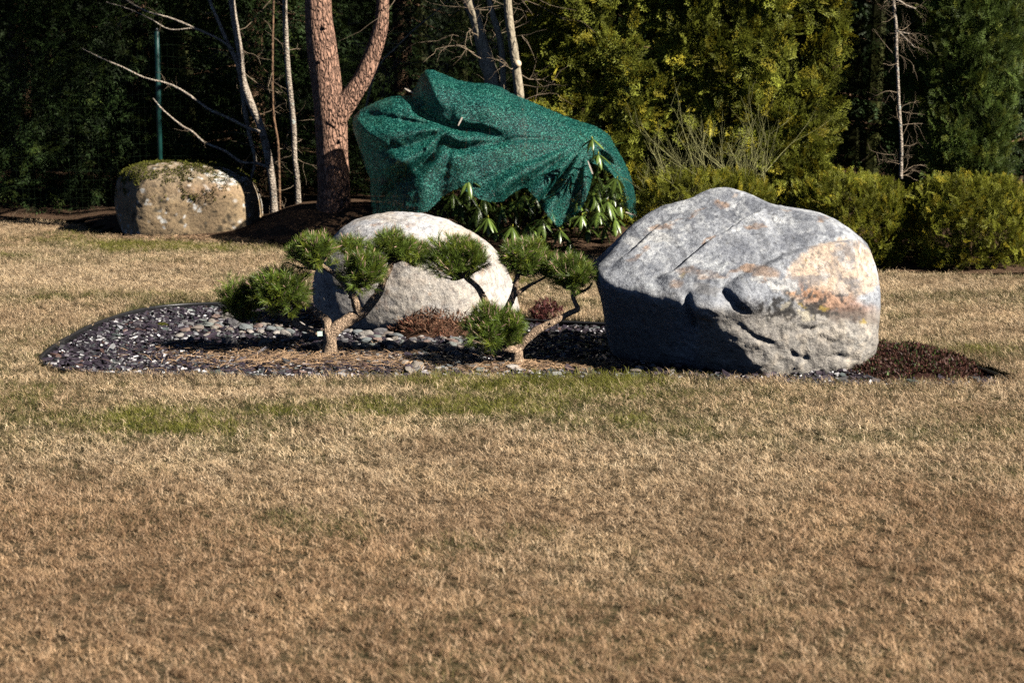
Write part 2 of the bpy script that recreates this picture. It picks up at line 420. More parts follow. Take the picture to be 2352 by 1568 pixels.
SLW = np.array([.29, .26, .20, .08, .06, .04, .04, .03])
chip_me = []
for k in range(24):
    mbk = MB(); v, t, q = CH[k % 12]; mbk.add(v, t, q, SLATE[rng.choice(8, p=SLW)]); chip_me.append(mbk.mesh('slate_chip', M_slate))
bx0, by0 = BED.min(0); bx1, by1 = BED.max(0)
N = 26000
X = rng.uniform(bx0, bx1, N); Y = rng.uniform(by0, by1, N); sd = bed_side(X, Y); k = sd > .015; X = X[k]; Y = Y[k]; N = len(X)
S = np.clip(rng.lognormal(math.log(.019), .35, N), .009, .045)
def chip_pose(N, tilt=.30):
    ax = unit(np.stack([rng.normal(0, tilt, N), rng.normal(0, tilt, N), np.ones(N)], 1)); h = rng.normal(size=(N, 3))
    Xa = unit(np.cross(ax, h)); return Xa, np.cross(ax, Xa), ax
Xa, Ya, Za = chip_pose(N); Zp = BED_Z + rng.uniform(.0, .016, N)
vis = S * 1.0 / Y; big = np.argsort(-vis)[:290]
col = SLATE[rng.choice(8, N, p=SLW)] * rng.uniform(.8, 1.25, (N, 1))
rest = np.ones(N, bool); rest[big] = False
mb = MB(); kind_ = rng.integers(0, 12, N)
for c in range(12):
    m_ = rest & (kind_ == c); v, t, q = CH[c]
    scatter(mb, v, t, q, np.stack([X, Y, Zp], 1)[m_], Xa[m_], Ya[m_], Za[m_], S[m_], col[m_], 0.0)
so = obj('slate_chippings', mb, M_slate, bed); so['kind'] = 'stuff'
for j in big:
    M = Matrix(((Xa[j, 0], Ya[j, 0], Za[j, 0], 0), (Xa[j, 1], Ya[j, 1], Za[j, 1], 0), (Xa[j, 2], Ya[j, 2], Za[j, 2], 0), (0, 0, 0, 1))) @ Matrix.Diagonal((S[j], S[j], S[j], 1))
    M.translation = (X[j], Y[j], Zp[j] + .008)
    inst('slate_chip', chip_me[rng.integers(0, 24)], bed, M)

# ------------------------------------------------------------------ star-shaped rocks
_ICO = {}
def ico(sub):
    if sub not in _ICO:
        bm = bmesh.new(); bmesh.ops.create_icosphere(bm, subdivisions=sub, radius=1.0)
        v = np.array([x.co[:] for x in bm.verts]); f = np.array([[w.index for w in x.verts] for x in bm.faces]); bm.free()
        _ICO[sub] = (unit(v), f)
    return _ICO[sub]
def rock_gauge(d, outline, D, q, planes, k, Dback=None):
    """radius of a rounded, facetted body: outline seen from the front, half depth D, cut by soft planes (normal, distance)"""
    o = np.array(outline, float); th = np.arctan2(o[:, 1], o[:, 0]); rr = np.hypot(o[:, 0], o[:, 1]); s = np.argsort(th); th = th[s]; rr = rr[s]
    th = np.concatenate([th[-3:] - 2 * math.pi, th, th[:3] + 2 * math.pi]); rr = np.concatenate([rr[-3:], rr, rr[:3]])
    t = np.arctan2(d[:, 2], d[:, 0]); Rt = np.interp(t, th, rr); rho = np.hypot(d[:, 0], d[:, 2])
    DD = np.where(d[:, 1] < 0, D, Dback or D)
    g = ((rho / Rt) ** q + (np.abs(d[:, 1]) / DD) ** q) ** (1 / q)
    acc = g ** k
    for n, dist in planes:
        n = np.array(n, float); n /= np.linalg.norm(n); acc = acc + (np.clip(d @ n, 0, None) / dist) ** k
    return acc ** (-1 / k)
def pebble(seed, flat=.6, sub=3, rough=.16):
    d, f = ico(sub); r = np.random.default_rng(seed)
    pl = [(unit(r.normal(size=3)), r.uniform(.55, .9)) for _ in range(9)]
    acc = np.ones(len(d))
    for n, dist in pl: acc = acc + (np.clip(d @ n, 0, None) / dist) ** 16
    v = d * (acc ** (-1 / 16))[:, None] * (1 + rough * fbm(d * 1.4 + seed, 3, seed))[:, None]
    return v * np.array([1, r.uniform(.65, .9), flat]), f

# --- big grey boulder
YB = 10.42; MPX = .36621 * YB / FPX
CZ = (1150, 770)
BO = [(268, 640), (330, 590), (440, 470), (560, 362), (690, 278), (800, 252), (880, 232), (950, 190), (1020, 158), (1080, 147), (1140, 148), (1230, 185), (1330, 228), (1400, 266), (1500, 282), (1620, 297), (1700, 318),
      (1780, 350), (1900, 430), (1975, 505), (2005, 590), (2040, 720), (2048, 850), (2045, 960), (2036, 1130), (2003, 1212), (1960, 1255), (1870, 1300), (1760, 1340), (1500, 1400), (1150, 1420), (800, 1420), (500, 1380), (385, 1230), (350, 1080), (340, 960), (300, 790), (268, 700)]
def dens(pts, n=10, closed=True):
    p = np.array(pts, float); out = []
    for a in range(len(p) if closed else len(p) - 1):
        b = (a + 1) % len(p)
        for t in range(n): out.append(p[a] + (p[b] - p[a]) * t / n)
    return np.array(out)
bo = dens(smooth_poly(BO, 1), 4); bo = np.stack([(bo[:, 0] - CZ[0]) * MPX, (CZ[1] - bo[:, 1]) * MPX], 1)
cw = at(*z4(*CZ), YB)
d, fcs = ico(7)
planes = [((-.20, -.52, .83), .345), ((-.50, -.60, -.625), .52), ((.42, -.87, .25), .560), ((.22, -.93, -.24), .60), ((.1, .5, .86), .60), ((0, 0, -1), cw[2] + .10)]
r = rock_gauge(d, bo, .66, 2.8, planes, 24, .60)
P = d * r[:, None]
fw = sstep(.10, -.12, P[:, 1])                       # front side weight
def loc4(P):                                         # position as seen from the front, with the parallax of depth
    k = YB / (YB + P[:, 1]); zr = (cw[2] + P[:, 2] - CAM_H) * k - (cw[2] - CAM_H)
    xr = (cw[0] + P[:, 0]) * k - cw[0]
    return CZ[0] + xr / MPX, CZ[1] - zr / MPX
sx, sy = loc4(P)
wob = 18 * fbm(P * 9, 3, 31); sxw = sx + wob; syw = sy + 14 * fbm(P * 9 + 5, 3, 32)
disp = np.zeros(len(P))
def ledge(pl, h, w, fall, side=1):
    """one side of the line stands h higher, fading over fall; a tight step of width w"""
    dist, sg, par = polydist(sxw, syw, pl); s = dist * sg * side
    end = np.clip(np.minimum(par, 1 - par) * 8, 0, 1)
    return h * sstep(-w, w, s) * np.exp(-np.clip(s, 0, None) / fall) * end
def groove(pl, dep, w):
    dist, sg, par = polydist(sxw, syw, pl); end = np.clip(np.minimum(par, 1 - par) * 6 + .15, 0, 1)
    return -dep * np.exp(-(dist / w) ** 2) * end
LA = [(1340, 280), (1250, 335), (1180, 380), (1080, 455), (960, 540), (860, 612), (760, 680), (660, 720)]
LB = [(1940, 455), (1800, 490), (1700, 512), (1560, 540), (1430, 590), (1310, 655), (1180, 712), (1090, 772), (1070, 810)]
LC = [(1000, 180), (900, 270), (780, 330), (640, 430), (520, 560), (400, 640)]
disp += ledge(LA, .048, 8, 260, -1) + ledge(LB, .070, 9, 420, -1) * sstep(1000, 760, sy) + ledge(LC, .036, 14, 220, -1)
disp += groove(LA, .014, 9) + groove(LB, .024, 14)
kn = np.hypot((sxw - 985) / 110, (syw - 870) / 115); disp += .055 * np.exp(-kn ** 4)
kn2 = np.hypot((sxw - 1230) / 120, (syw - 880) / 80); disp += .022 * np.exp(-kn2 ** 3)
disp += groove([(860, 820), (868, 900), (900, 990), (925, 1060)], .05, 20) + groove([(900, 790), (980, 755), (1060, 760)], .028, 20)
disp += groove([(1080, 790), (1110, 840), (1150, 860), (1170, 900), (1240, 940)], .040, 16)
disp += groove([(930, 930), (990, 930), (1050, 960)], .016, 12) + groove([(950, 990), (1000, 1010), (1040, 1060)], .016, 12)
for a in ([(1180, 1010), (1300, 1110), (1420, 1150)], [(1500, 1180), (1560, 1230), (1640, 1250)], [(1690, 1090), (1760, 1130), (1850, 1140)], [(1560, 1040), (1660, 1050), (1740, 1030)], [(1750, 1240), (1840, 1230), (1900, 1245)]):
    disp += groove(a, .013, 14)
rough_zone = sstep(930, 1060, syw) * sstep(850, 1250, sxw)
disp *= fw
disp += fw * rough_zone * (.016 * fbm(P * 10, 4, 41, .6) + .006 * fbm(P * 30, 3, 46, .6))
disp += .011 * fbm(P * 2.6, 3, 42) + .006 * fbm(P * 11, 4, 43, .6) + .0022 * fbm(P * 55, 3, 44)
pit = fbm(P * 38, 2, 45); disp -= .004 * sstep(.45, .7, pit)
nrm_d = unit(d * .6 + np.stack([0 * r, -fw * .5, 0 * r], 1) + .2 * d)
P2 = P + nrm_d * disp[:, None]
P2[:, 2] = np.maximum(P2[:, 2], -cw[2] - .08)
# mineral colour and lichen, each stain with a shape of its own
sx, sy = loc4(P2); q = fbm(P * 7, 5, 51, .6); q2 = fbm(P * 20, 4, 52, .6); q3 = fbm(P * 45, 3, 53, .65)
wx = sx + 60 * q + 25 * q2; wy = sy + 45 * fbm(P * 7 + 9, 4, 54, .6) + 25 * fbm(P * 22, 3, 55)
grey = np.array([.27, .285, .315]); pale = np.array([.45, .47, .49]); beige = np.array([.46, .36, .275]); tan = np.array([.30, .26, .205]); orange = np.array([.31, .15, .055]); black = np.array([.035, .032, .03]); ylw = np.array([.26, .19, .045])
col = np.tile(grey, (len(P), 1))
def lay(mask, c):
    global col
    col = col * (1 - mask[:, None]) + np.asarray(c) * mask[:, None]
def blob(x, y, rx, ry, edge=.25, a=0.0):
    ca, sa = math.cos(a), math.sin(a); dx = wx - x; dy = wy - y
    return sstep(1 + edge * .4, 1 - edge * .4, np.hypot((dx * ca + dy * sa) / rx, (-dx * sa + dy * ca) / ry))
lay(sstep(.05, .35, q + .4 * q2) * .75, pale)
lay(sstep(-.15, -.5, q) * .6, (.13, .14, .17))
lay(.85 * blob(1760, 700, 300, 210, .12, -.25) * sstep(1250, 1500, sx), beige)
lay(.9 * blob(1780, 640, 250, 150, .10, -.3), beige)
lay(.65 * sstep(840, 980, wy) * sstep(850, 1000, sx), tan)
lay(.55 * sstep(900, 1050, wy) * sstep(.05, .3, q2 + .5 * q) * sstep(1100, 1300, sx), (.46, .40, .33))
for b_ in ((1060, 275, 60, 20, .1), (1125, 215, 18, 16, 0), (890, 310, 60, 16, -.5), (700, 400, 120, 14, -.4), (1280, 385, 60, 24, .3), (1670, 355, 20, 12, 0), (1720, 350, 18, 10, 0), (960, 680, 150, 26, .15), (1200, 665, 90, 22, -.2),
           (520, 600, 50, 12, -.3), (1340, 700, 80, 60, 0), (800, 760, 40, 40, 0), (590, 550, 22, 35, 0), (1460, 290, 40, 10, .1), (1580, 800, 140, 40, .2), (980, 490, 60, 10, -.6)):
    lay(.62 * blob(b_[0], b_[1], b_[2], b_[3], .5, b_[4]), orange * (.85 + .3 * rng.random()) + np.array([.03, .05, .05]))
lay(.6 * blob(1760, 850, 270, 62, .9, .28), (.36, .17, .09))
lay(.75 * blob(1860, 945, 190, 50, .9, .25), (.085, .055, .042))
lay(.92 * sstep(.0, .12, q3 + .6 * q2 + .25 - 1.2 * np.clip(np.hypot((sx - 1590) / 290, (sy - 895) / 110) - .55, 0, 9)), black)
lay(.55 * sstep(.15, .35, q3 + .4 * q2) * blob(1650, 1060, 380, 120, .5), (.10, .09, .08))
for b_ in ((1590, 955, 40, 36), (1480, 890, 32, 26), (1640, 955, 18, 16), (1290, 740, 40, 20), (1500, 770, 60, 40), (1400, 760, 50, 40), (690, 470, 90, 36), (520, 500, 60, 30)):
    lay(.8 * blob(b_[0], b_[1], b_[2], b_[3], .15), (.50, .50, .49) if b_[1] < 800 else (.42, .38, .30))
for b_ in ((1730, 890, 28, 22), (1580, 885, 16, 12), (1990, 1015, 14, 16), (1600, 610, 10, 6), (1610, 900, 12, 10), (840, 690, 20, 12)):
    lay(.85 * blob(b_[0], b_[1], b_[2], b_[3], .3), ylw)
lay(.8 * sstep(.12, .22, q3 + .3 * q2) * sstep(-.2, .2, q) * sstep(900, 500, sy), (.52, .53, .54))
lay(.7 * sstep(.52, .6, fbm(P * 60, 2, 57)), (.10, .10, .10))
lay(.65 * sstep(.08, .3, fbm(P * np.array([6, 6, 14]), 5, 58, .7)) * sstep(950, 750, sy), (.105, .115, .14))
st = fbm(np.stack([(sx + 1.6 * sy) / 400, (sx * .55 - sy * .35) / 26 + 2 * q, 0 * sx], 1), 4, 59, .6)      # foliation streaks running with the ledges
lay(.5 * sstep(.12, .4, st) * sstep(950, 700, sy), (.12, .125, .14)); lay(.45 * sstep(-.12, -.4, st) * sstep(950, 700, sy), (.46, .475, .49))
lay(.45 * blob(990, 790, 90, 40, .4), (.09, .08, .07))  # dark patch painted into the recess above the knob
lay(.5 * sstep(760, 900, wy) * sstep(900, 700, sx), (.20, .17, .13))        # browner and darker towards the lower left
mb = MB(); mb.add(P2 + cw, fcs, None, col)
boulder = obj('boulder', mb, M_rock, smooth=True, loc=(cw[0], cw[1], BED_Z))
tag(boulder, 'largest boulder, angular blue-grey rock with orange lichen, at right of the slate bed', 'boulder')

# --- rounded granite boulder in the middle
YG = 11.75; MG = YG / FPX; CG = (960, 640)
GO = [(716, 700), (712, 650), (728, 590), (760, 545), (800, 512), (850, 496), (900, 490), (960, 490), (1020, 502), (1070, 523), (1110, 548), (1145, 578), (1172, 615), (1192, 655), (1204, 700), (1204, 745), (1180, 790), (960, 800), (820, 790), (745, 745)]
go = dens(smooth_poly(GO, 1), 4); go = np.stack([(go[:, 0] - CG[0]) * MG, (CG[1] - go[:, 1]) * MG], 1)
cg = at(*CG, YG); d, fcs = ico(6)
r = rock_gauge(d, go, .50, 2.3, [((-.30, -.95, .02), .43), ((.15, -.97, .12), .44), ((.75, -.6, .1), .50), ((0, 0, -1), cg[2] + .10)], 7, .5)
P = d * r[:, None]
disp = .02 * fbm(P * 3, 3, 61) + .007 * fbm(P * 12, 4, 62, .6) + .003 * fbm(P * 45, 3, 63)
sx = CG[0] + P[:, 0] / MG; sy = CG[1] - P[:, 2] / MG; fw = sstep(.1, -.1, P[:, 1])
sxw = sx + 8 * fbm(P * 9, 3, 64); syw = sy + 8 * fbm(P * 9, 3, 65)
disp += fw * (groove([(745, 600), (760, 660), (768, 720)], .02, 7) + groove([(800, 640), (830, 690), (838, 750)], .012, 6) + groove([(1090, 640), (1150, 660), (1190, 650)], .012, 6) + groove([(770, 650), (800, 665)], .012, 5))
P2 = P + d * disp[:, None]; P2[:, 2] = np.maximum(P2[:, 2], -cg[2] - .08)
q = fbm(P * np.array([5, 5, 9]), 4, 66, .6); q2 = fbm(P * 26, 3, 67, .65)
col = np.tile(np.array([.41, .375, .335]), (len(P), 1))
lay(.7 * sstep(.0, .4, q), (.52, .45, .38)); lay(.6 * sstep(-.05, -.4, q), (.29, .28, .28))
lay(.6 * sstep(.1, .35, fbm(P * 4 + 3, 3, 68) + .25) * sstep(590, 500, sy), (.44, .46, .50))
lay(.5 * sstep(.25, .4, q2), (.60, .57, .53)); lay(.6 * sstep(.32, .45, fbm(P * 30, 2, 69)), (.24, .19, .16)); lay(.5 * sstep(.56, .6, fbm(P * 24, 3, 70)), (.42, .25, .14))
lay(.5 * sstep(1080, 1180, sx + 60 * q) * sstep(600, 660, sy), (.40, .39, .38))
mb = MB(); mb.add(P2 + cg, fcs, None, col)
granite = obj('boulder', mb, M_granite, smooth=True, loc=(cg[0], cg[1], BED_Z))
tag(granite, 'smooth rounded pinkish granite boulder behind the two dwarf pines', 'boulder')

# --- mossy brown boulder at the back left
YM = 17.35; MM = YM / FPX; CM = (430, 465)
MO = [(258, 445), (264, 415), (282, 392), (315, 377), (360, 369), (410, 367), (460, 371), (510, 381), (550, 395), (578, 412), (592, 440), (600, 480), (600, 520), (585, 560), (430, 580), (300, 565), (272, 520), (262, 480)]
mo = dens(smooth_poly(MO, 1), 4); mo = np.stack([(mo[:, 0] - CM[0]) * MM, (CM[1] - mo[:, 1]) * MM], 1)
cm = at(*CM, YM); d, fcs = ico(6)
r = rock_gauge(d, mo, .50, 2.6, [((.05, -.98, -.08), .42), ((0, -.55, .83), .47), ((-.75, -.6, .1), .55), ((0, 0, -1), cm[2] + .06)], 12)
P = d * r[:, None]; disp = .025 * fbm(P * 2.5, 3, 71) + .006 * fbm(P * 12, 4, 72, .6) - .010 * sstep(.45, .7, fbm(P * 26, 2, 73))
P2 = P + d * disp[:, None]; P2[:, 2] = np.maximum(P2[:, 2], -cm[2] - .05)
q = fbm(P * 4, 4, 74, .6); q2 = fbm(P * 22, 3, 75, .65); top = P[:, 2] / .37
sx = CM[0] + P[:, 0] / MM; sy = CM[1] - P[:, 2] / MM
col = np.tile(np.array([.27, .195, .115]), (len(P), 1))
lay(.6 * sstep(0, .4, q), (.33, .25, .155)); lay(.5 * sstep(-.1, -.4, q), (.18, .13, .08))
lay(.55 * sstep(.1, .7, top + .4 * q), (.27, .22, .16))
lay(.9 * sstep(.18, .3, q2 + .2 * q + .6 * np.exp(-np.hypot((sx - 530) / 45, (sy - 408) / 18) ** 2) - .15), (.56, .56, .54))
lay(.85 * sstep(.36, .44, fbm(P * 24, 2, 76)), (.04, .035, .025)); lay(.4 * np.exp(-np.hypot((sx - 490) / 60, (sy - 430) / 16) ** 2), (.48, .30, .18))
mossy = thing('boulder', 'brown boulder capped with green moss by the dark trees', 'boulder', (cm[0], cm[1], 0))
mb = MB(); mb.add(P2 + cm, fcs, None, col); obj('rock', mb, M_moss_rock, mossy, True)
mm = sstep(.02, .22, fbm(P * 11, 4, 77, .65) + .85 * (top - .52) + .5 * np.exp(-np.hypot((sx - 500) / 60, (sy - 440) / 14) ** 2) + .35 * np.exp(-np.hypot((sx - 310) / 50, (sy - 395) / 22) ** 2) - .5 * np.exp(-np.hypot((sx - 430) / 40, (sy - 372) / 8) ** 2))
mm *= sstep(-.2, .1, top)
idx = rng.choice(len(P2), 24000, p=mm / mm.sum()); base = P2[idx] + cm + rng.normal(0, .006, (24000, 3)); up = unit(d[idx] + rng.normal(0, .6, (24000, 3)))
TRI = np.array([(-.5, 0, 0), (.5, 0, 0), (0, 1, 0)]); Xa, Ya, Za = frames(up)
mb = MB(); scatter(mb, TRI * np.array([.8, 1, 1]), [(0, 1, 2)], None, base, Xa, Ya, Za, rng.uniform(.006, .015, 24000), np.array([1, 1, 1]) * rng.uniform(.5, 1.5, (24000, 1)))
M_mossm = leafy('moss', (.085, .088, .016), .9, .1, .1)
mo_ = obj('moss', mb, M_mossm, mossy); mo_['kind'] = 'stuff'

# ------------------------------------------------------------------ river cobbles in the bed
COB_COL = [(.19, .16, .14), (.22, .195, .17), (.17, .185, .175), (.26, .24, .22), (.20, .145, .125), (.12, .115, .12), (.34, .31, .285), (.155, .17, .175)]
cob_me = []
for k in range(16):
    v, f = pebble(300 + k, [.40, .46, .32, .52][k % 4], 3, .30); mbk = MB(); mbk.add(v, f, None, np.array(COB_COL[k % 8])); cob_me.append(mbk.mesh('cobble', M_cobble, False))
PATH = [(440, 752), (540, 757), (640, 768), (720, 780), (800, 785), (880, 790), (960, 800), (1040, 806), (1090, 815)]
placed = []
def put_cobble(ux, uy, s, z=None):
    p = gr(ux, uy, BED_Z)
    for (a, b, c) in placed:
        if math.hypot(p[0] - a, p[1] - b) < .78 * (s + c): return False
    placed.append((p[0], p[1], s))
    M = Matrix.Translation((p[0], p[1], BED_Z + .012 + s * .22)) @ Euler((random.gauss(0, .2), random.gauss(0, .2), random.uniform(0, 6.28))).to_matrix().to_4x4() @ Matrix.Scale(s, 4)
    inst('cobble', cob_me[rng.integers(0, 16)], bed, M); return True
cnt = 0
for t in range(2600):
    if cnt > 185: break
    a = rng.integers(0, len(PATH) - 1); f = rng.random(); ux = PATH[a][0] + f * (PATH[a + 1][0] - PATH[a][0]); uy = PATH[a][1] + f * (PATH[a + 1][1] - PATH[a][1])
    cnt += put_cobble(ux + rng.normal(0, 14), uy + rng.normal(0, 13), float(np.clip(rng.lognormal(math.log(.030), .38), .016, .065)))
for t in range(600):
    if cnt > 232: break
    cnt += put_cobble(rng.normal(1070, 75), rng.normal(843, 9), float(np.clip(rng.lognormal(math.log(.028), .35), .016, .055)))
for ux, uy, s in ((1015, 838, .085), (600, 748, .07), (1460, 861, .035), (1540, 862, .03)): put_cobble(ux, uy, s)

# ------------------------------------------------------------------ pine-needle litter
def litter(name, zones, n, label, mat):
    X = []; Y = []; Z = []
    for ux, uy, rx, ry, w, z in zones:
        k = int(n * w); a = rng.normal(0, .5, (k, 2))
        for p in a:
            g_ = gr(ux + p[0] * rx, uy + p[1] * ry, z); X.append(g_[0]); Y.append(g_[1]); Z.append(z)
    X = np.array(X); Y = np.array(Y); Z = np.array(Z) + rng.uniform(.012, .032, len(X)); m_ = len(X)
    ang = rng.uniform(0, 6.28, m_); ax = np.stack([np.cos(ang), np.sin(ang), rng.normal(0, .18, m_)], 1)
    Xa, Ya, Za = frames(ax, hint=np.tile([0, 0, 1.], (m_, 1)) + rng.normal(0, .4, (m_, 3)))
    Nv = np.array([(-.012, -.5, 0), (.012, -.5, 0), (.014, 0, .05), (-.014, 0, .05), (.004, .5, -.02), (-.004, .5, -.02)])
    mb = MB(); scatter(mb, Nv * np.array([1.6, 1, 1]), None, [(0, 1, 2, 3), (3, 2, 4, 5)], np.stack([X, Y, Z], 1), Xa, Ya, Za, rng.uniform(.035, .08, m_), np.ones((m_, 3)) * rng.uniform(.6, 1.4, (m_, 1)))
    o = obj(name, mb, mat); tag(o, label, 'pine needles', kind='stuff'); return o
M_needle_dead = leafy('dead_needles', (.36, .235, .14), .6, .0, .3)
litter('fallen_needles', [(600, 825, 260, 26, .34, BED_Z), (850, 835, 300, 24, .34, BED_Z), (1290, 845, 160, 14, .2, BED_Z), (1150, 850, 120, 12, .12, BED_Z)], 5200, 'tan fallen pine needles lying over the slate under the dwarf pines', M_needle_dead)
litter('fallen_needles', [(520, 550, 260, 9, .5, .01), (640, 556, 200, 10, .4, .01), (330, 550, 200, 6, .1, .01)], 3600, 'reddish pine needles strewn along the lawn edge below the mossy boulder', M_needle_dead)

# ------------------------------------------------------------------ cloud-pruned dwarf pines
M_needles = leafy('pine_needles', (.125, .185, .028), .42, .2, .5, .3, 14)
M_bud = plain('pine_bud', (.42, .27, .20), .7, .2, 60, 0)
NEED = np.array([(-.5, 0, 0), (.5, 0, 0), (.42, .6, .04), (-.42, .6, .04), (0, 1, .10)])
def pad(parent, c, rad, n_shoot, seed, flat_bottom=.45):
    """a cushion of shoots, each a brush of needles"""
    r = np.random.default_rng(seed); c = np.array(c); rad = np.array(rad)
    d = unit(r.normal(size=(n_shoot * 3, 3))); d = d[(d[:, 2] > -.40) | (r.random(len(d)) < flat_bottom * .6)][:n_shoot]
    lump = 1 + .42 * fbm(d * 2.6 + seed, 2, seed)
    depth = r.uniform(.5, 1.0, len(d)) ** .55
    lobe = unit(r.normal(size=(6, 3))) * np.array([.50, .45, .30]); li = r.integers(0, 6, len(d)); ls = r.uniform(.62, .84, 6)
    tip = c + (lobe[li] + d * (depth * lump * ls[li])[:, None]) * rad
    ax = unit(d * np.array([.8, .8, .7]) + np.array([0, 0, .40]) + r.normal(0, .22, d.shape))
    k = 44; m_ = len(d)
    A = np.repeat(ax, k, 0); base = np.repeat(tip, k, 0) - A * r.uniform(0, .045, (m_ * k, 1))
    side = unit(np.cross(A, r.normal(size=A.shape))); spread = r.uniform(.25, 1.05, (m_ * k, 1))
    dirn = unit(A + side * spread); Xa, Ya, Za = frames(dirn, r)
    tint_s = np.repeat(r.uniform(.65, 1.3, (m_, 1)), k, 0) * np.array([1, 1, 1]) * r.uniform(.75, 1.3, (m_ * k, 1))
    yel = np.repeat(r.random((m_, 1)) < .25, k, 0); tint_s = tint_s * np.where(yel, np.array([1.5, 1.25, .9]), 1)
    tv = NEED * np.array([.034, 1, 1]); mb = MB()
    scatter(mb, tv, [(3, 2, 4)], [(0, 1, 2, 3)], base, Xa, Ya, Za, r.uniform(.028, .050, m_ * k), tint_s, .1, r)
    o = obj('needle_pad', mb, M_needles, parent)
    # buds and the twigs inside
    mb2 = MB(); mb3 = MB()
    up_ = d[:, 2] > .0
    for j in np.where(up_)[0][::4]:
        tube(mb2, [tip[j], tip[j] + ax[j] * .014, tip[j] + ax[j] * .030], [.0024, .0026, .001], 4)
    obj('bud_tips', mb2, M_bud, o)['kind'] = 'stuff'
    for j in range(0, m_, 4):
        b0 = c - np.array([0, 0, rad[2] * .75]); mid = (b0 + tip[j]) / 2 + r.normal(0, .01, 3)
        tube(mb3, [b0, mid, tip[j]], [.0055, .004, .0022], 4)
    obj('twigs', mb3, M_dwarf_bark, o)['kind'] = 'stuff'
    return o
def limb(mb, pts, conv, Ys, w, n=10, seed=0):
    P = [at(*conv(x, y), Yd) for (x, y), Yd in zip(pts, Ys)]
    s = .27459 * np.array(Ys) / FPX / 2 * 1.15
    tube(mb, P, np.array(w) * s, n, None, .22, seed, fine=5)
def pads(root, lst, conv, seed):
    for k, (x, y, rx, rz, Yd, n, ry) in enumerate(lst):
        s = .27459 * Yd / FPX
        pad(root, at(*conv(x, y), Yd), (rx * s * 1.06, ry * 1.05, rz * s * 1.32), int(n * 1.6), seed + k)

Yp = gr(*z5(1075, 1310), BED_Z)[1]
root = thing('dwarf_pine', 'dwarf pine with pruned needle cushions and a white tag, left of the other dwarf pine', 'pine', tuple(gr(*z5(1075, 1310), BED_Z)), 'cloud-pruned dwarf pines in the slate bed')
mb = MB()
limb(mb, [(1075, 1335), (1078, 1290), (1085, 1200), (1080, 1120), (1070, 1060), (1050, 1000), (960, 930), (900, 890), (845, 850)], z5, [Yp, Yp, Yp, Yp, Yp + .01, Yp + .02, Yp + .03, Yp + .02, Yp], [150, 122, 104, 100, 76, 66, 54, 46, 36], 14, 1)
obj('trunk', mb, M_dwarf_bark, root, True)
def branch(root, pts, conv, Ys, w, seed):
    mb = MB(); limb(mb, pts, conv, Ys, w, 10, seed)
    # pruning stubs
    P = [at(*conv(x, y), Yd) for (x, y), Yd in zip(pts, Ys)]
    for k in range(1, len(P) - 1):
        dv = np.array([rng.normal(), rng.normal(), abs(rng.normal())]); dv /= np.linalg.norm(dv); s = w[k] * .27459 * Ys[k] / FPX / 2
        tube(mb, [P[k], P[k] + dv * s * 1.5], [s * .55, s * .42], 6)
    return obj('branch', mb, M_dwarf_bark, root, True)
branch(root, [(1075, 1140), (1000, 1115), (920, 1090), (850, 1062), (795, 1010), (800, 925), (780, 860)], z5, [Yp, Yp + .03, Yp + .06, Yp + .08, Yp + .10, Yp + .12, Yp + .12], [80, 62, 52, 54, 56, 42, 26], 2)
branch(root, [(800, 1015), (720, 1000), (640, 960), (560, 965), (480, 990), (400, 930)], z5, [Yp + .1, Yp + .14, Yp + .18, Yp + .2, Yp + .2, Yp + .2], [36, 26, 22, 20, 18, 14], 3)
branch(root, [(1080, 1150), (1130, 1080), (1230, 1010), (1330, 958), (1385, 920), (1440, 850), (1490, 790), (1530, 690), (1575, 590), (1600, 520), (1610, 440)], z5, [Yp, Yp, Yp + .02, Yp + .04, Yp + .06, Yp + .08, Yp + .10, Yp + .12, Yp + .12, Yp + .12, Yp + .12], [96, 92, 92, 88, 72, 64, 58, 50, 50, 46, 26], 4)
branch(root, [(1340, 960), (1310, 890), (1285, 820), (1250, 750), (1200, 690), (1130, 620), (1050, 570), (980, 500)], z5, [Yp + .03, Yp + .02, Yp, Yp - .01, Yp - .01, Yp, Yp + .02, Yp + .03], [74, 64, 58, 54, 46, 40, 34, 22], 5)
branch(root, [(1265, 770), (1280, 690), (1290, 600)], z5, [Yp, Yp - .02, Yp - .03], [40, 34, 22], 6)
branch(root, [(1605, 520), (1680, 500), (1760, 470)], z5, [Yp + .12, Yp + .15, Yp + .18], [30, 24, 16], 7)
pads(root, [(690, 755, 235, 175, Yp + .05, 230, .19), (345, 850, 160, 175, Yp + .18, 150, .15), (480, 730, 130, 120, Yp + .16, 80, .13), (955, 445, 190, 140, Yp + .03, 170, .16), (1300, 570, 205, 175, Yp - .05, 210, .17),
            (1265, 390, 130, 70, Yp + .12, 60, .10), (1600, 390, 175, 120, Yp + .12, 150, .13), (1790, 445, 108, 105, Yp + .18, 100, .11)], z5, 500)
# plant tag tied to the low branch
c = at(*z5(1003, 1118), Yp - .04); mb = MB()
tag_w, tag_h = .0135, .0135
tv = np.array([(-tag_w, 0, -tag_h), (tag_w, .004, -tag_h * .9), (tag_w * .95, .002, tag_h), (-tag_w, -.003, tag_h * .95)]); tv = np.vstack([tv, tv + np.array([0, .002, 0])]) + c
mb.add(tv, None, [(0, 1, 2, 3), (5, 4, 7, 6), (0, 4, 5, 1), (1, 5, 6, 2), (2, 6, 7, 3), (3, 7, 4, 0)])
to = obj('plant_tag', mb, plain('tag_plastic', (.62, .78, .68), .4, .05, 20, 0), root); to['label'] = 'small pale plastic tag on the low branch'
mb = MB(); tube(mb, [c + np.array([.008, .001, .012]), c + np.array([.02, .015, .022]), c + np.array([.03, .035, .012])], [.0012] * 3, 5); obj('tie', mb, M_dry_twig, to)

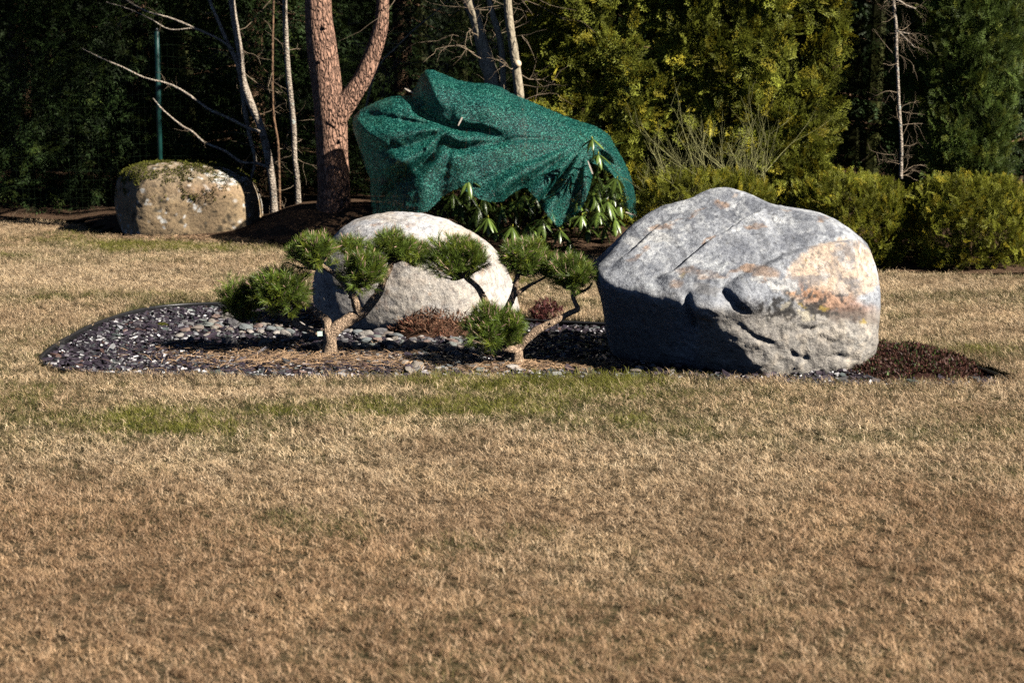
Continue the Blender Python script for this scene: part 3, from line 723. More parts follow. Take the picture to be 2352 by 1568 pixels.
Yq = gr(*z6(980, 1390), BED_Z)[1]
root = thing('dwarf_pine', 'dwarf pine with pruned needle cushions leaning towards the largest boulder', 'pine', tuple(gr(*z6(980, 1390), BED_Z)), 'cloud-pruned dwarf pines in the slate bed')
mb = MB(); limb(mb, [(985, 1420), (982, 1380), (980, 1310), (985, 1250), (1010, 1215), (1060, 1160), (1130, 1100), (1190, 1065)], z6, [Yq, Yq, Yq, Yq, Yq, Yq - .01, Yq - .01, Yq - .01], [150, 118, 92, 84, 66, 60, 58, 54], 14, 11)
obj('trunk', mb, M_dwarf_bark, root, True)
branch(root, [(1185, 1068), (1260, 1030), (1340, 990), (1410, 950), (1485, 912), (1465, 860), (1445, 795), (1450, 730), (1440, 640)], z6, [Yq, Yq, Yq + .01, Yq + .02, Yq + .03, Yq + .03, Yq + .04, Yq + .05, Yq + .05], [54, 50, 44, 40, 42, 34, 34, 28, 18], 12)
branch(root, [(1450, 800), (1500, 775), (1570, 740), (1610, 690)], z6, [Yq + .04, Yq + .05, Yq + .06, Yq + .06], [24, 20, 18, 12], 13)
branch(root, [(985, 1260), (930, 1250), (870, 1245), (815, 1255)], z6, [Yq, Yq - .03, Yq - .05, Yq - .05], [66, 56, 46, 30], 14)
branch(root, [(985, 1270), (930, 1180), (850, 1060), (790, 970), (740, 895), (690, 800), (640, 720), (560, 655), (500, 580)], z6, [Yq, Yq + .05, Yq + .10, Yq + .13, Yq + .16, Yq + .18, Yq + .20, Yq + .22, Yq + .22], [64, 60, 60, 58, 56, 48, 44, 38, 22], 15)
branch(root, [(850, 1065), (880, 940), (920, 860), (950, 790), (968, 700), (985, 630), (1000, 560)], z6, [Yq + .1, Yq + .15, Yq + .17, Yq + .18, Yq + .18, Yq + .18, Yq + .18], [52, 50, 50, 48, 42, 38, 22], 16)
branch(root, [(950, 800), (1020, 755), (1085, 712), (1150, 680), (1210, 645), (1260, 600)], z6, [Yq + .18, Yq + .19, Yq + .2, Yq + .2, Yq + .2, Yq + .2], [40, 32, 28, 20, 18, 12], 17)
pads(root, [(790, 1075, 235, 165, Yq - .06, 260, .18), (950, 1050, 110, 110, Yq - .02, 70, .12), (475, 505, 215, 165, Yq + .22, 270, .15), (560, 400, 130, 80, Yq + .26, 70, .11), (1030, 490, 190, 140, Yq + .18, 190, .16), (1215, 545, 100, 90, Yq + .22, 70, .12),
            (1430, 610, 185, 135, Yq + .06, 180, .16), (1060, 380, 110, 50, Yq + .2, 40, .09)], z6, 600)

# ------------------------------------------------------------------ low ground plants in the bed
M_sedum = leafy('red_sedum', (.070, .028, .020), .6, .1, .3, .5, 18)
M_heather = leafy('dry_heather', (.20, .105, .065), .8, .1, .2, .4, 16)
def mound(name, label, cat, ux, uy, rx_u, ry_u, h, n, mat, col2=None, blade=(.012, .03), upw=.9, seed=0, sz=BED_Z, twig=False):
    r = np.random.default_rng(seed); c = gr(ux, uy, sz); rx = abs(gr(ux + rx_u, uy, sz)[0] - c[0]); ry = abs(gr(ux, uy - ry_u, sz)[1] - gr(ux, uy + ry_u, sz)[1]) / 2
    a = r.uniform(0, 6.28, n); q = np.sqrt(r.random(n)) * (1 + .18 * np.sin(3 * a + seed) + .1 * np.sin(5 * a)); x = np.cos(a) * q; y = np.sin(a) * q
    z = h * np.clip(1 - q ** 2, 0, 1) ** .7 * (1 + .35 * fbm(np.stack([x * 4, y * 4, x * 0 + seed], 1), 3, seed))
    base = np.stack([c[0] + x * rx, c[1] + y * ry, sz + z * r.uniform(.55, 1, n)], 1)
    ax = unit(np.stack([x * .5, y * .5, np.full(n, upw)], 1) + r.normal(0, .55, (n, 3))); Xa, Ya, Za = frames(ax, r)
    col = np.ones((n, 3)) * r.uniform(.5, 1.5, (n, 1))
    if col2 is not None: m_ = r.random(n) < .2; col[m_] = col[m_] * np.array(col2)
    root = thing(name, label, cat, tuple(c)); mb = MB()
    tv = np.array([(-.5, 0, 0), (.5, 0, 0), (.35, .6, .1), (-.35, .6, .1), (0, 1, .25)]) * (np.array([.12, 1, 1]) if twig else np.array([.42, 1, 1]))
    scatter(mb, tv, [(3, 2, 4)], [(0, 1, 2, 3)], base, Xa, Ya, Za, r.uniform(*blade, n), col, .15, r)
    f = obj('foliage', mb, mat, root); f['kind'] = 'stuff'
    # the woody cushion below
    mb = MB(); g_ = 26; v = []; qd = []
    for i_ in range(g_ + 1):
        for j_ in range(g_ + 1):
            X_, Y_ = i_ / g_ * 2 - 1, j_ / g_ * 2 - 1; k_ = max(abs(X_), abs(Y_)); n2 = math.hypot(X_, Y_) or 1; X_, Y_ = X_ * k_ / n2, Y_ * k_ / n2
            v.append((c[0] + X_ * rx * .98, c[1] + Y_ * ry * .98, sz - .006 + .72 * h * max(0, 1 - k_ ** 2) ** .7))
    for i_ in range(g_):
        for j_ in range(g_): b_ = i_ * (g_ + 1) + j_; qd.append((b_, b_ + g_ + 1, b_ + g_ + 2, b_ + 1))
    mb.add(v, None, qd, np.array([.5, .5, .5])); obj('cushion', mb, mat, root, True)
    return root
mound('sedum_mat', 'dark red sedum mat beside the foot of the largest boulder', 'sedum', 2085, 842, 165, 42, .10, 9000, M_sedum, (.6, 2.4, .6), (.010, .024), seed=3)
mound('dry_heather', 'brown withered heather cushion in front of the rounded granite boulder', 'heather', 1005, 766, 112, 15, .16, 5200, M_heather, (.8, .5, .5), (.02, .05), seed=5, twig=True)
mound('barberry', 'tiny dark red shrub beneath the leaning dwarf pine', 'shrub', 1255, 738, 48, 10, .13, 900, leafy('dark_red_leaf', (.07, .018, .016), .6, .1, .3), None, (.012, .03), seed=6)
mound('moss_pad', 'small green moss pad at the foot of the rounded granite boulder', 'moss', 890, 768, 16, 4, .022, 700, M_mossm, None, (.006, .014), seed=7)
mound('moss_pad', 'small green moss pad alone on the slate chippings at left', 'moss', 372, 748, 12, 3, .015, 500, M_mossm, None, (.006, .012), seed=8)

# ------------------------------------------------------------------ rhododendron under a green shade net
YT = 16.0
GLABEL = None
rh_base = at(*z2(1500, 1600), 16.0); rh_base[2] = 0.02
rhodo = thing('rhododendron', 'rhododendron bush with drooping glossy leaves under green netting', 'bush', tuple(rh_base))
def leaf_mesh(seed):
    r = np.random.default_rng(seed); n = 9; t = np.linspace(0, 1, n); w = .125 * np.sin(np.pi * np.clip(t * .96 + .03, 0, 1)) ** .75 * (1 + .15 * (t - .4)); w[0] = .02; w[-1] = .004
    dr = r.uniform(.10, .34); zc = -dr * t ** 2; fold = r.uniform(.25, .75)
    mid = np.stack([0 * t, t, zc], 1); lft = np.stack([-w, t, zc - fold * w], 1); rgt = np.stack([w, t, zc - fold * w], 1)
    v = np.concatenate([np.stack([lft[i], mid[i], rgt[i]]) for i in range(n)]); q = []
    for i in range(n - 1): q += [(3 * i, 3 * i + 1, 3 * i + 4, 3 * i + 3), (3 * i + 1, 3 * i + 2, 3 * i + 5, 3 * i + 4)]
    c = np.tile(np.array([1., 1, 1]), (len(v), 1)) * r.uniform(.7, 1.25); c[1::3] *= np.array([1.7, 1.6, 1.3])
    mb = MB(); mb.add(v, None, q, c); return mb.mesh('leaf', M_leaf, True)
M_leaf = leafy('rhododendron_leaf', (.085, .135, .028), .32, .14, .55, .25, 6)
M_leafy_bud = leafy('yellow_bud', (.36, .36, .06), .5, .1, .3, .2)
LM = [leaf_mesh(40 + k) for k in range(8)]
def whorl(ux, uy, Yd, n, size=.15, droop=.72, face=-1.0, tilt=(0, 0)):
    tip = at(ux, uy, Yd); ax = unit(np.array([tilt[0] + random.gauss(0, .15), face * .35 + tilt[1], .75])); 
    mb = MB(); b0 = tip - ax * .10 + np.array([0, .25, -.10]); tube(mb, [b0, tip - ax * .06 + np.array([0, .03, -.02]), tip], [.007, .005, .0035], 6, np.array([.9, 1.1, .7]), fine=3)
    tube(mb, [tip, tip + ax * .012, tip + ax * .028], [.004, .0065, .001], 6, np.array([3.2, 2.6, .8]))
    st = obj('branch', mb, M_leaf_stem, rhodo, True)
    U = unit(np.cross(ax, np.array([.2, .3, 1.]))); V = np.cross(ax, U); a0 = random.uniform(0, 6.28)
    for k in range(n):
        a = a0 + k * 2 * math.pi / n + random.gauss(0, .18); out = U * math.cos(a) + V * math.sin(a)
        dr = droop * random.uniform(.55, 1.25); dirn = unit(out + np.array([0, 0, -dr]))
        N_ = unit(np.cross(np.cross(dirn, unit(out * .3 + np.array([0, 0, 1.]))), dirn)); N_ = unit(N_ + np.random.default_rng(k).normal(0, .15, 3)); Xv = unit(np.cross(dirn, N_)); N_ = np.cross(Xv, dirn)
        s = size * random.uniform(.8, 1.15)
        M = Matrix(((Xv[0], dirn[0], N_[0], 0), (Xv[1], dirn[1], N_[1], 0), (Xv[2], dirn[2], N_[2], 0), (0, 0, 0, 1))) @ Matrix.Scale(s, 4)
        M.translation = tip + out * .006
        inst('leaf', LM[random.randrange(8)], st, M)
M_leaf_stem = plain('leaf_stem', (.10, .12, .04), .6, .2, 40, 0)
WH = [(1110, 1260, 0, 8), (1240, 1440, -.25, 9), (1400, 1500, -.3, 10), (1600, 1445, -.28, 9), (1860, 1425, -.2, 9), (1970, 1400, -.22, 9), (1480, 1290, -.05, 8), (1545, 1290, -.05, 7), (1950, 1290, -.1, 9), (2030, 1330, 0, 8),
      (1720, 1520, -.2, 8), (1330, 1360, 0, 8), (1060, 1330, .1, 8), (1180, 1370, .05, 8), (2060, 1250, .1, 8), (1960, 1210, .1, 7), (2080, 1440, .05, 8), (1900, 1500, -.1, 8), (1500, 1490, 0, 8), (1300, 1480, .05, 8), (1660, 1400, .1, 7),
      (1830, 1330, .12, 7), (2010, 1500, .1, 8), (1780, 1590, -.1, 7), (1440, 1590, -.1, 7), (1590, 1570, 0, 7), (1930, 920, -.46, 8), (1970, 1020, -.40, 7), (1110, 1190, -.30, 5), (2090, 1180, -.2, 6), (1010, 1280, .0, 6), (1210, 1300, .1, 7), (1400, 1330, .12, 7), (2110, 1330, .1, 7)]
for x, y, dy, n in WH: whorl(*z2(x, y), YT - .25 + dy, n, .145 if y > 1100 else .11)
mb = MB()                                            # main stems
for x0, x1 in ((1500, 1250), (1520, 1450), (1540, 1700), (1560, 1950), (1480, 1100), (1500, 900), (1530, 1600)):
    b0 = at(*z2(x0, 1570), 16.2); b0[2] = 0; p1 = at(*z2((x0 + x1) / 2, 1350), 16.2); p2 = at(*z2(x1, 1100), 16.15); p3 = at(*z2(x1, 850), 16.1)
    tube(mb, [b0, p1, p2, p3], [.022, .017, .012, .006], 7, None, .2, fine=3)
obj('stems', mb, M_brown_bark, rhodo, True)
mb = MB(); n = 1700                                  # shaded inner leaves, nobody can count them
p = np.array([at(*z2(x, y), Yd) for x, y, Yd in zip(rng.uniform(560, 2100, n), rng.uniform(950, 1560, n), rng.uniform(15.95, 16.7, n))]); p = p[p[:, 2] > .05]
ax = unit(rng.normal(size=p.shape) + np.array([0, -.4, -.8])); Xa, Ya, Za = frames(ax, hint=np.tile([0, 0, 1.], (len(p), 1)) + rng.normal(0, .5, p.shape))
lv = np.array([(-.03, 0, 0), (.03, 0, 0), (.125, .45, -.04), (-.125, .45, -.04), (.08, .8, -.1), (-.08, .8, -.1), (0, 1, -.15)])
scatter(mb, lv, [(5, 4, 6)], [(0, 1, 2, 3), (3, 2, 4, 5)], p, Xa, Ya, Za, rng.uniform(.09, .14, len(p)), np.ones((len(p), 3)) * rng.uniform(.5, 1, (len(p), 1)), .1)
o = obj('inner_leaves', mb, M_leaf, rhodo); o['kind'] = 'stuff'

# --- the net
def net_mat():
    m, nt, b, out = nodes_of('shade_net')
    t = nt.nodes.new('ShaderNodeTexCoord'); mp = nt.nodes.new('ShaderNodeMapping'); mp.inputs['Scale'].default_value = (1, 1, 1.9); mp.inputs['Rotation'].default_value = (0, .25, 0); L(nt, t.outputs['Object'], mp.inputs[0])
    n = noise_node(nt, 75, 3, .8, vec=mp.outputs[0]); n2 = noise_node(nt, 130, 1, .5, vec=mp.outputs[0]); n3 = noise_node(nt, 5, 3)
    base = ramp(nt, n.outputs[0], [(.40, (.000, .008, .009)), (.50, (.001, .054, .049)), (.57, (.010, .16, .135)), (.64, (.16, .56, .47))]).outputs[0]  # pale teal flecks are the yarn's glints painted into the colour
    c = mixc(nt, 1.0, base, ramp(nt, n3.outputs[0], [(.3, (.75, .8, .85)), (.7, (1.2, 1.15, 1.05))]).outputs[0], 'MULTIPLY')
    L(nt, c, b.inputs['Base Color']); b.inputs['Roughness'].default_value = .36; b.inputs['Specular IOR Level'].default_value = .35
    p = bump(nt, b, n.outputs[0], .9, .008); bump(nt, b, n2.outputs[0], .6, .004, p)
    tr = nt.nodes.new('ShaderNodeBsdfTransparent'); x = nt.nodes.new('ShaderNodeMixShader')
    h = ramp(nt, n2.outputs[0], [(.36, (.85,) * 3), (.42, (.06,) * 3)]); L(nt, h.outputs[0], x.inputs[0])
    tl = nt.nodes.new('ShaderNodeBsdfTranslucent'); L(nt, c, tl.inputs[0]); y_ = nt.nodes.new('ShaderNodeMixShader'); y_.inputs[0].default_value = .28
    L(nt, b.outputs[0], y_.inputs[1]); L(nt, tl.outputs[0], y_.inputs[2])
    L(nt, y_.outputs[0], x.inputs[1]); L(nt, tr.outputs[0], x.inputs[2]); L(nt, x.outputs[0], out.inputs[0])
    return m
TOPE = [(480, 1430), (462, 1300), (462, 1180), (425, 1100), (385, 960), (350, 860), (345, 770), (400, 722), (500, 672), (600, 637), (735, 630), (745, 600), (775, 540), (800, 490), (832, 460), (880, 462), (950, 490), (1040, 528), (1150, 548), (1240, 550), (1330, 575), (1400, 618),
        (1550, 680), (1700, 745), (1800, 785), (1950, 832), (2040, 885), (2085, 970), (2130, 1045), (2180, 1150), (2215, 1290), (2225, 1425)]
HEM = [(2190, 1440), (2150, 1412), (2130, 1330), (2110, 1250), (2070, 1160), (2010, 1120), (1950, 1085), (1900, 1065), (1925, 1110), (1930, 1175), (1905, 1270), (1880, 1335), (1850, 1392), (1780, 1450), (1700, 1503), (1640, 1432), (1560, 1312), (1490, 1235), (1430, 1262), (1340, 1330), (1250, 1335), (1180, 1312), (1110, 1270),
       (1060, 1240), (1000, 1262), (950, 1292), (900, 1345), (850, 1392), (760, 1415), (650, 1440), (560, 1450)]
outl = np.array(TOPE + HEM, float)
step = 11.0
X, Yy = np.meshgrid(np.arange(330, 2245, step), np.arange(440, 1520, step)); nX = X.shape[1]; nY = X.shape[0]; X = X.ravel(); Yy = Yy.ravel()
ins = inpoly(X, Yy, outl)
# pull just-outside points onto the outline so that the edge is clean
cl = np.vstack([outl, outl[:1]]); cl = dens(cl, 12, False)
def snap(x, y):
    dd = np.hypot(cl[:, 0][None] - x[:, None], cl[:, 1][None] - y[:, None]); k = dd.argmin(1); return cl[k], dd[np.arange(len(x)), k]
near, dist_o = snap(X, Yy)
i = (np.arange(nY - 1)[:, None] * nX + np.arange(nX - 1)[None, :]).ravel(); q = np.stack([i, i + nX, i + nX + 1, i + 1], 1)
q = q[ins[q].sum(1) >= 2]; out_v = ~ins
X2 = np.where(out_v, near[:, 0], X); Y2 = np.where(out_v, near[:, 1], Yy)
used = np.unique(q); mp_ = np.full(len(X), -1); mp_[used] = np.arange(len(used)); q = mp_[q]; tx = X2[used]; ty = Y2[used]
dt, _, _ = polydist(tx, ty, TOPE[7:]); dl, _, _ = polydist(tx, ty, TOPE[:8])
dtop = np.minimum(dt, dl * 1.7)
infl = .58 * (1 - np.exp(-dtop / 210.)) + .10 * np.sqrt(np.clip(dtop / 60, 0, 1))
sxw = tx + 9 * vnoise(np.stack([tx / 90, ty / 90, tx * 0], 1), 3); syw = ty + 9 * vnoise(np.stack([tx / 90, ty / 90, tx * 0 + 7], 1), 4)
fold = np.zeros(len(tx))
def ridge(pl, a, w, sharp=1.6):
    dist, sg, par = polydist(sxw, syw, pl); end = np.clip(np.minimum(par, 1 - par) * 5 + .1, 0, 1)
    return a * np.exp(-(dist / (w * 1.1)) ** sharp) * end
def overlap(pl, a, w, fall, side):
    dist, sg, par = polydist(sxw, syw, pl); s = dist * sg * side; end = np.clip(np.minimum(par, 1 - par) * 6 + .25, 0, 1)
    return a * sstep(-w, w, s) * np.exp(-np.clip(s, 0, None) / fall) * end
CR = [(738, 640), (760, 715), (850, 770), (930, 805), (1060, 850), (1180, 862), (1300, 900), (1370, 893)]
fold += ridge(CR, -.15, 30) + ridge([(770, 640), (830, 690), (930, 740), (1060, 800)], -.05, 34)
fold += ridge([(870, 480), (960, 560), (1080, 640), (1300, 720), (1600, 800)], .06, 80)
fold += ridge([(545, 1180), (540, 1290), (545, 1430)], .05, 30) + ridge([(1960, 880), (2040, 980), (2110, 1100), (2170, 1230), (2190, 1400)], .05, 30) + ridge([(1930, 990), (2010, 1050), (2080, 1120), (2120, 1220)], -.05, 26)
def fan(ax_, ay_, n, amp, r0, r1, seed):
    """gathers that radiate from where the net is pegged: rounded ridges, tight valleys between"""
    dx_ = ax_ - tx; dy_ = ty - ay_; rr_ = np.hypot(dx_, dy_); ps = np.arctan2(dy_, dx_)
    w_ = .16 * fbm(np.stack([tx / 520, ty / 520, tx * 0 + seed], 1), 3, seed); a_ = ps + w_
    am = .65 + .6 * vnoise(np.stack([a_ * n / 5, a_ * 0 + seed, a_ * 0], 1), seed + 1) + .35 * vnoise(np.stack([tx / 200, ty / 200, tx * 0], 1), seed + 2)
    return amp * np.clip(am, .1, 1.4) * (np.abs(np.sin(a_ * n / 2 + seed)) ** .9 - .55) * sstep(r0 * .15, r0, rr_) * sstep(r1 * 1.25, r1 * .7, rr_)
dcr, scr, _ = polydist(tx, ty, [(330, 560), (738, 640), (850, 770), (1060, 850), (1370, 893), (1880, 915), (2300, 930)])
below = sstep(-30, 60, dcr * scr); rightw = sstep(760, 1080, tx)
fold += below * rightw * fan(1890, 915, 19, .175, 260, 1300, 3)
fold += below * (1 - rightw) * fan(1010, 830, 13, .145, 160, 800, 7)
fold += (1 - below) * fan(1950, 930, 26, .045, 400, 1700, 11)
fold += sstep(1080, 1400, ty) * .035 * np.sin(tx / 58 + 2 * vnoise(np.stack([tx / 200, tx * 0, tx * 0], 1), 6))
fold *= sstep(0, 60, dt)
fold = fold + .012 * fbm(np.stack([tx / 150, ty / 150, tx * 0], 1), 3, 81) + .007 * fbm(np.stack([tx / 38, ty / 38, tx * 0], 1), 2, 82)
hemy = sstep(1150, 1500, ty); Yd = YT + .10 - infl - fold + .12 * hemy * 0
pts = np.array([at(*z2(a, b), y_) for a, b, y_ in zip(tx, ty, Yd)])
mb = MB(); mb.add(pts, None, q)
# the far side of the net, falling behind the bush
kb = ty < 1180; vb = np.arange(len(tx))
qb = q[kb[q].all(1)]; ub = np.unique(qb); m2 = np.full(len(tx), -1); m2[ub] = np.arange(len(ub))
Yb = YT + .10 + .55 * (infl) + .05 * fbm(np.stack([tx / 120, ty / 120, tx * 0 + 5], 1), 3, 83)
pb = np.array([at(*z2(a, b), y_) for a, b, y_ in zip(tx[ub], ty[ub], Yb[ub])])
mb.add(pb, None, m2[qb][:, ::-1])
net_base = at(*z2(1300, 1450), YT)
net = obj('shade_net', mb, net_mat(), smooth=True, loc=tuple(net_base))
tag(net, 'dark green knitted shade net thrown over the rhododendron bush', 'net')

# --- wooden clothes pegs on the net
M_peg = plain('peg_wood', (.58, .50, .42), .7, .2, 50, .2)
def peg(ux0, uy0, ux1, uy1, Yd, label):
    a = at(ux0, uy0, Yd); b = at(ux1, uy1, Yd); ax = unit(b - a); ln = np.linalg.norm(b - a); X_ = unit(np.cross(ax, np.array([0, 1., 0]))); Z_ = np.cross(X_, ax)
    root = thing('clothes_peg', label, 'peg', tuple((a + b) / 2), 'pegs clipping the green net')
    for s in (-1, 1):
        mb = MB(); w, h = .0055, .0035
        prof = [(0, .5, 1), (.3, .9, 1), (.55, 1, 1), (.8, 1, .8), (1, .9, .5)]; v = []
        for t, ww, hh in prof:
            c_ = a + ax * ln * t + Z_ * s * (.0045 + .004 * abs(t - .4))
            for p_, q_ in ((-1, -1), (1, -1), (1, 1), (-1, 1)): v.append(c_ + X_ * p_ * w * ww + Z_ * q_ * h * hh)
        qd = [(4 * k + j, 4 * k + (j + 1) % 4, 4 * k + 4 + (j + 1) % 4, 4 * k + 4 + j) for k in range(4) for j in range(4)] + [(3, 2, 1, 0), (16, 17, 18, 19)]
        mb.add(v, None, qd); obj('jaw', mb, M_peg, root)
    mb = MB(); m_ = a + ax * ln * .42; tube(mb, [m_ + X_ * .007 + Z_ * .011, m_ + Z_ * .012, m_ - X_ * .007 + Z_ * .011], [.0016] * 3, 5); obj('spring', mb, M_plastic, root)
pz = lambda x, y: z2(x, y)
peg(*pz(692, 585), *pz(742, 612), 15.98, 'wooden peg at the upper left fold of the net, below the pine fork')
peg(*pz(1900, 1062), *pz(1932, 1148), 15.30, 'wooden peg hanging at the right opening of the net above the leaves')
peg(*pz(2150, 1400), *pz(2232, 1428), 15.75, 'wooden peg at the lowest right corner of the net')
peg(*pz(1045, 830), *pz(1072, 775), 15.32, 'peg in the deep crease across the middle of the net')

# ------------------------------------------------------------------ foliage templates
def thuja_spray(seed):
    """flat fern-like spray along +Y, length about 1"""
    r = np.random.default_rng(seed); v = []; q = []
    def lobe(p, a, ln, w, z):
        dx, dy = math.sin(a), math.cos(a); nx_, ny_ = dy, -dx; b = len(v)
        v.extend([(p[0], p[1], z), (p[0] + dx * ln * .5 + nx_ * w, p[1] + dy * ln * .5 + ny_ * w, z + .02), (p[0] + dx * ln, p[1] + dy * ln, z - .04 * ln), (p[0] + dx * ln * .5 - nx_ * w, p[1] + dy * ln * .5 - ny_ * w, z + .02)]); q.append((b, b + 1, b + 2, b + 3))
        return (p[0] + dx * ln * .5, p[1] + dy * ln * .5)
    n = 6
    for k in range(n):
        t = k / n; y = t; z = -.22 * t * t; x = .05 * math.sin(3 * t + seed)
        lobe((x, y), r.normal(0, .1), 1 / n * 1.3, .022, z)
        for s in (-1, 1):
            ln = (.52 - .34 * t) * r.uniform(.75, 1.15); a = s * r.uniform(.65, .95)
            lobe((x, y), a, ln, .03, z + r.normal(0, .02))
            for m_ in (.38, .68):
                pp = (x + math.sin(a) * ln * m_, y + math.cos(a) * ln * m_)
                lobe(pp, a - s * r.uniform(.5, .8), ln * .42, .026, z + r.normal(0, .03)); lobe(pp, a + s * r.uniform(.3, .6), ln * .30, .022, z + r.normal(0, .03))
    return np.array(v), np.array(q)
TH = [thuja_spray(k) for k in range(4)]
def spruce_spray(seed):
    """drooping twig with short needles, along +Y"""
    r = np.random.default_rng(seed); v = []; t = []
    def sub(p, a, ln, nn):
        for k in range(nn):
            f = k / nn; x = p[0] + math.sin(a) * ln * f; y = p[1] + math.cos(a) * ln * f; z = p[2] - .25 * ln * f * f
            for s in (-1, 1):
                b = len(v); an = a + s * r.uniform(.5, .9); l2 = .11 * r.uniform(.7, 1.2); w = .022
                v.extend([(x - w, y, z), (x + w, y, z + .01), (x + math.sin(an) * l2, y + math.cos(an) * l2, z + r.normal(0, .03))]); t.append((b, b + 1, b + 2))
    sub((0, 0, 0), 0, 1, 8)
    for k in (.2, .45, .7):
        for s in (-1, 1): sub((0, k, -.06 * k), s * r.uniform(.6, .9), .42 * (1.1 - k), 4)
    return np.array(v), np.array(t)
SP = [spruce_spray(k) for k in range(4)]

def crown_mesh(mb, c, prof, cross, n, size, r, kind='thuja', zlo=0.0, zhi=1.0, clump=.16, clump_s=3.0, up=.45, inner=.55, col=(1, 1, 1), front=None, gap=0.0):
    """sprays over a column: centre c (ground), prof = [(z, radius factor)], cross = (rx, ry)"""
    zs = np.array([p[0] for p in prof]); rs = np.array([p[1] for p in prof])
    m_ = int(n * 2.6); z = r.uniform(zlo, zhi, m_) * (zs[-1] - zs[0]) + zs[0]; keep = r.random(m_) < np.interp(z, zs, rs) ** .8 + .05; z = z[keep]; a = r.uniform(0, 2 * math.pi, len(z))
    if front is not None:
        k = (np.sin(a) < front) | (r.random(len(a)) < .35); z = z[k]; a = a[k]
    if kind == 'thuja':                              # gaps between the boughs
        gq = fbm(np.stack([np.cos(a) * cross[0] * 4.2, np.sin(a) * cross[1] * 4.2, z * 3.4], 1) + c[0] * 3, 2, 19); kp = gq > r.uniform(-.42, .12, len(z)) - (1 - gap) * 2; z = z[kp]; a = a[kp]
    z = z[:n]; a = a[:n]; N = len(z)
    rad = np.interp(z, zs, rs); ca, sa = np.cos(a), np.sin(a)
    sup = (np.abs(ca) ** 2.8 + np.abs(sa) ** 2.8) ** (-1 / 2.8)
    q = np.stack([ca * clump_s, sa * clump_s, z * clump_s], 1)
    lump = 1 + clump * fbm(q + c[0], 3, int(abs(c[0] * 100)) % 97, .6)
    dep = 1 - (1 - inner) * r.random(N) ** 2.2
    p = np.stack([c[0] + ca * cross[0] * rad * sup * lump * dep, c[1] + sa * cross[1] * rad * sup * lump * dep, c[2] + z], 1)
    slope = np.interp(z + .05, zs, rs) - np.interp(z - .05, zs, rs)
    outw = unit(np.stack([ca / cross[0], sa / cross[1], -slope * 6 * np.minimum(*cross)], 1))
    if kind == 'thuja':
        ax = unit(outw * .55 + np.array([0, 0, up]) + r.normal(0, .5, (N, 3))); hint = outw + np.array([.3, -.2, .2]) + r.normal(0, .55, (N, 3)); T_ = TH
    else:
        ax = unit(outw * .9 + np.array([0, 0, -.35]) + r.normal(0, .35, (N, 3))); hint = np.tile([0, 0, 1.], (N, 1)) + r.normal(0, .4, (N, 3)); T_ = SP
    Y_ = ax; X_ = unit(np.cross(ax, hint)); Z_ = np.cross(X_, Y_)
    colr = np.asarray(col) * r.uniform(.65, 1.35, (N, 1)); w = r.random((N, 1)); colr = colr * (1 + (w > .8) * np.array([.5, .2, -.1]))
    S_ = size * r.uniform(.7, 1.3, N); kk = r.integers(0, 4, N)
    for k in range(4):
        s = kk == k
        if kind == 'thuja': scatter(mb, T_[k][0], None, T_[k][1], p[s], X_[s], Y_[s], Z_[s], S_[s], colr[s], .22, r)
        else: scatter(mb, T_[k][0], T_[k][1], None, p[s], X_[s], Y_[s], Z_[s], S_[s], colr[s], .22, r)

M_thuja = leafy('thuja_foliage', (.215, .235, .030), .55, .25, .25, .45, 2.5)
M_thuja_shaded = leafy('shaded_thuja_foliage', (.085, .125, .024), .55, .2, .25, .4, 2.5)  # darker copy of the thuja foliage, shade and vignette put into its colour
M_globe = leafy('clipped_conifer_foliage', (.20, .21, .022), .55, .25, .25, .4, 5)
M_spruce = leafy('spruce_foliage', (.024, .044, .011), .6, .10, .2, .5, 1.5)

def thuja(label, ux0, ux1, Yd, h, ry, n, mat, seed, name='thuja_tree', cat='thuja', group='tall thujas behind the lawn', size=.17, col=(1, 1, 1), up=.45):
    r = np.random.default_rng(seed); x0 = at(ux0, 500, Yd)[0]; x1 = at(ux1, 500, Yd)[0]; c = np.array([(x0 + x1) / 2, Yd + ry, 0.0]); rx = (x1 - x0) / 2
    root = thing(name, label, cat, tuple(c), group)
    prof = [(.05, .62), (.3, .82), (.8, .96), (1.5, 1.0), (h * .6, .92), (h * .85, .55), (h, .08)]
    mb = MB(); crown_mesh(mb, c, prof, (rx, ry), n, size, r, zlo=0, zhi=2.45 / h, clump=.34, clump_s=3.2, up=up, front=.35, gap=1.0 if size > .15 else .0)
    crown_mesh(mb, c, prof, (rx, ry), n // 4, size * 1.9, r, zlo=2.3 / h, zhi=1, clump=.2, up=up)
    o = obj('crown', mb, mat, root)
    mb = MB(); tube(mb, [c + np.array([0, 0, -.05]), c + np.array([.02, 0, h * .4]), c + np.array([-.02, 0, h * .9])], [.09, .06, .015], 8, None, .15, fine=4)
    for k in range(26):
        z = r.uniform(.15, h * .8); a = r.uniform(0, 6.28); dv = np.array([math.cos(a) * rx * .8, math.sin(a) * ry * .8, .3]); b = c + np.array([0, 0, z]); tube(mb, [b, b + dv * .5, b + dv + np.array([0, 0, .2])], [.018, .012, .004], 5)
    obj('trunk', mb, M_brown_bark, root, True); return root
thuja('broad yellow-green thuja behind the right end of the green net', 1215, 1590, 16.7, 5.2, .5, 4400, M_thuja, 1)
thuja('broad yellow-green thuja beside the dark gap, behind the bare twiggy shrub', 1530, 1912, 16.6, 5.0, .5, 4600, M_thuja, 2)
thuja('narrow shaded green thuja at the far right, right of the pale dead trunk', 2092, 2345, 16.6, 4.8, .5, 6500, M_thuja_shaded, 3, size=.12, up=.8)

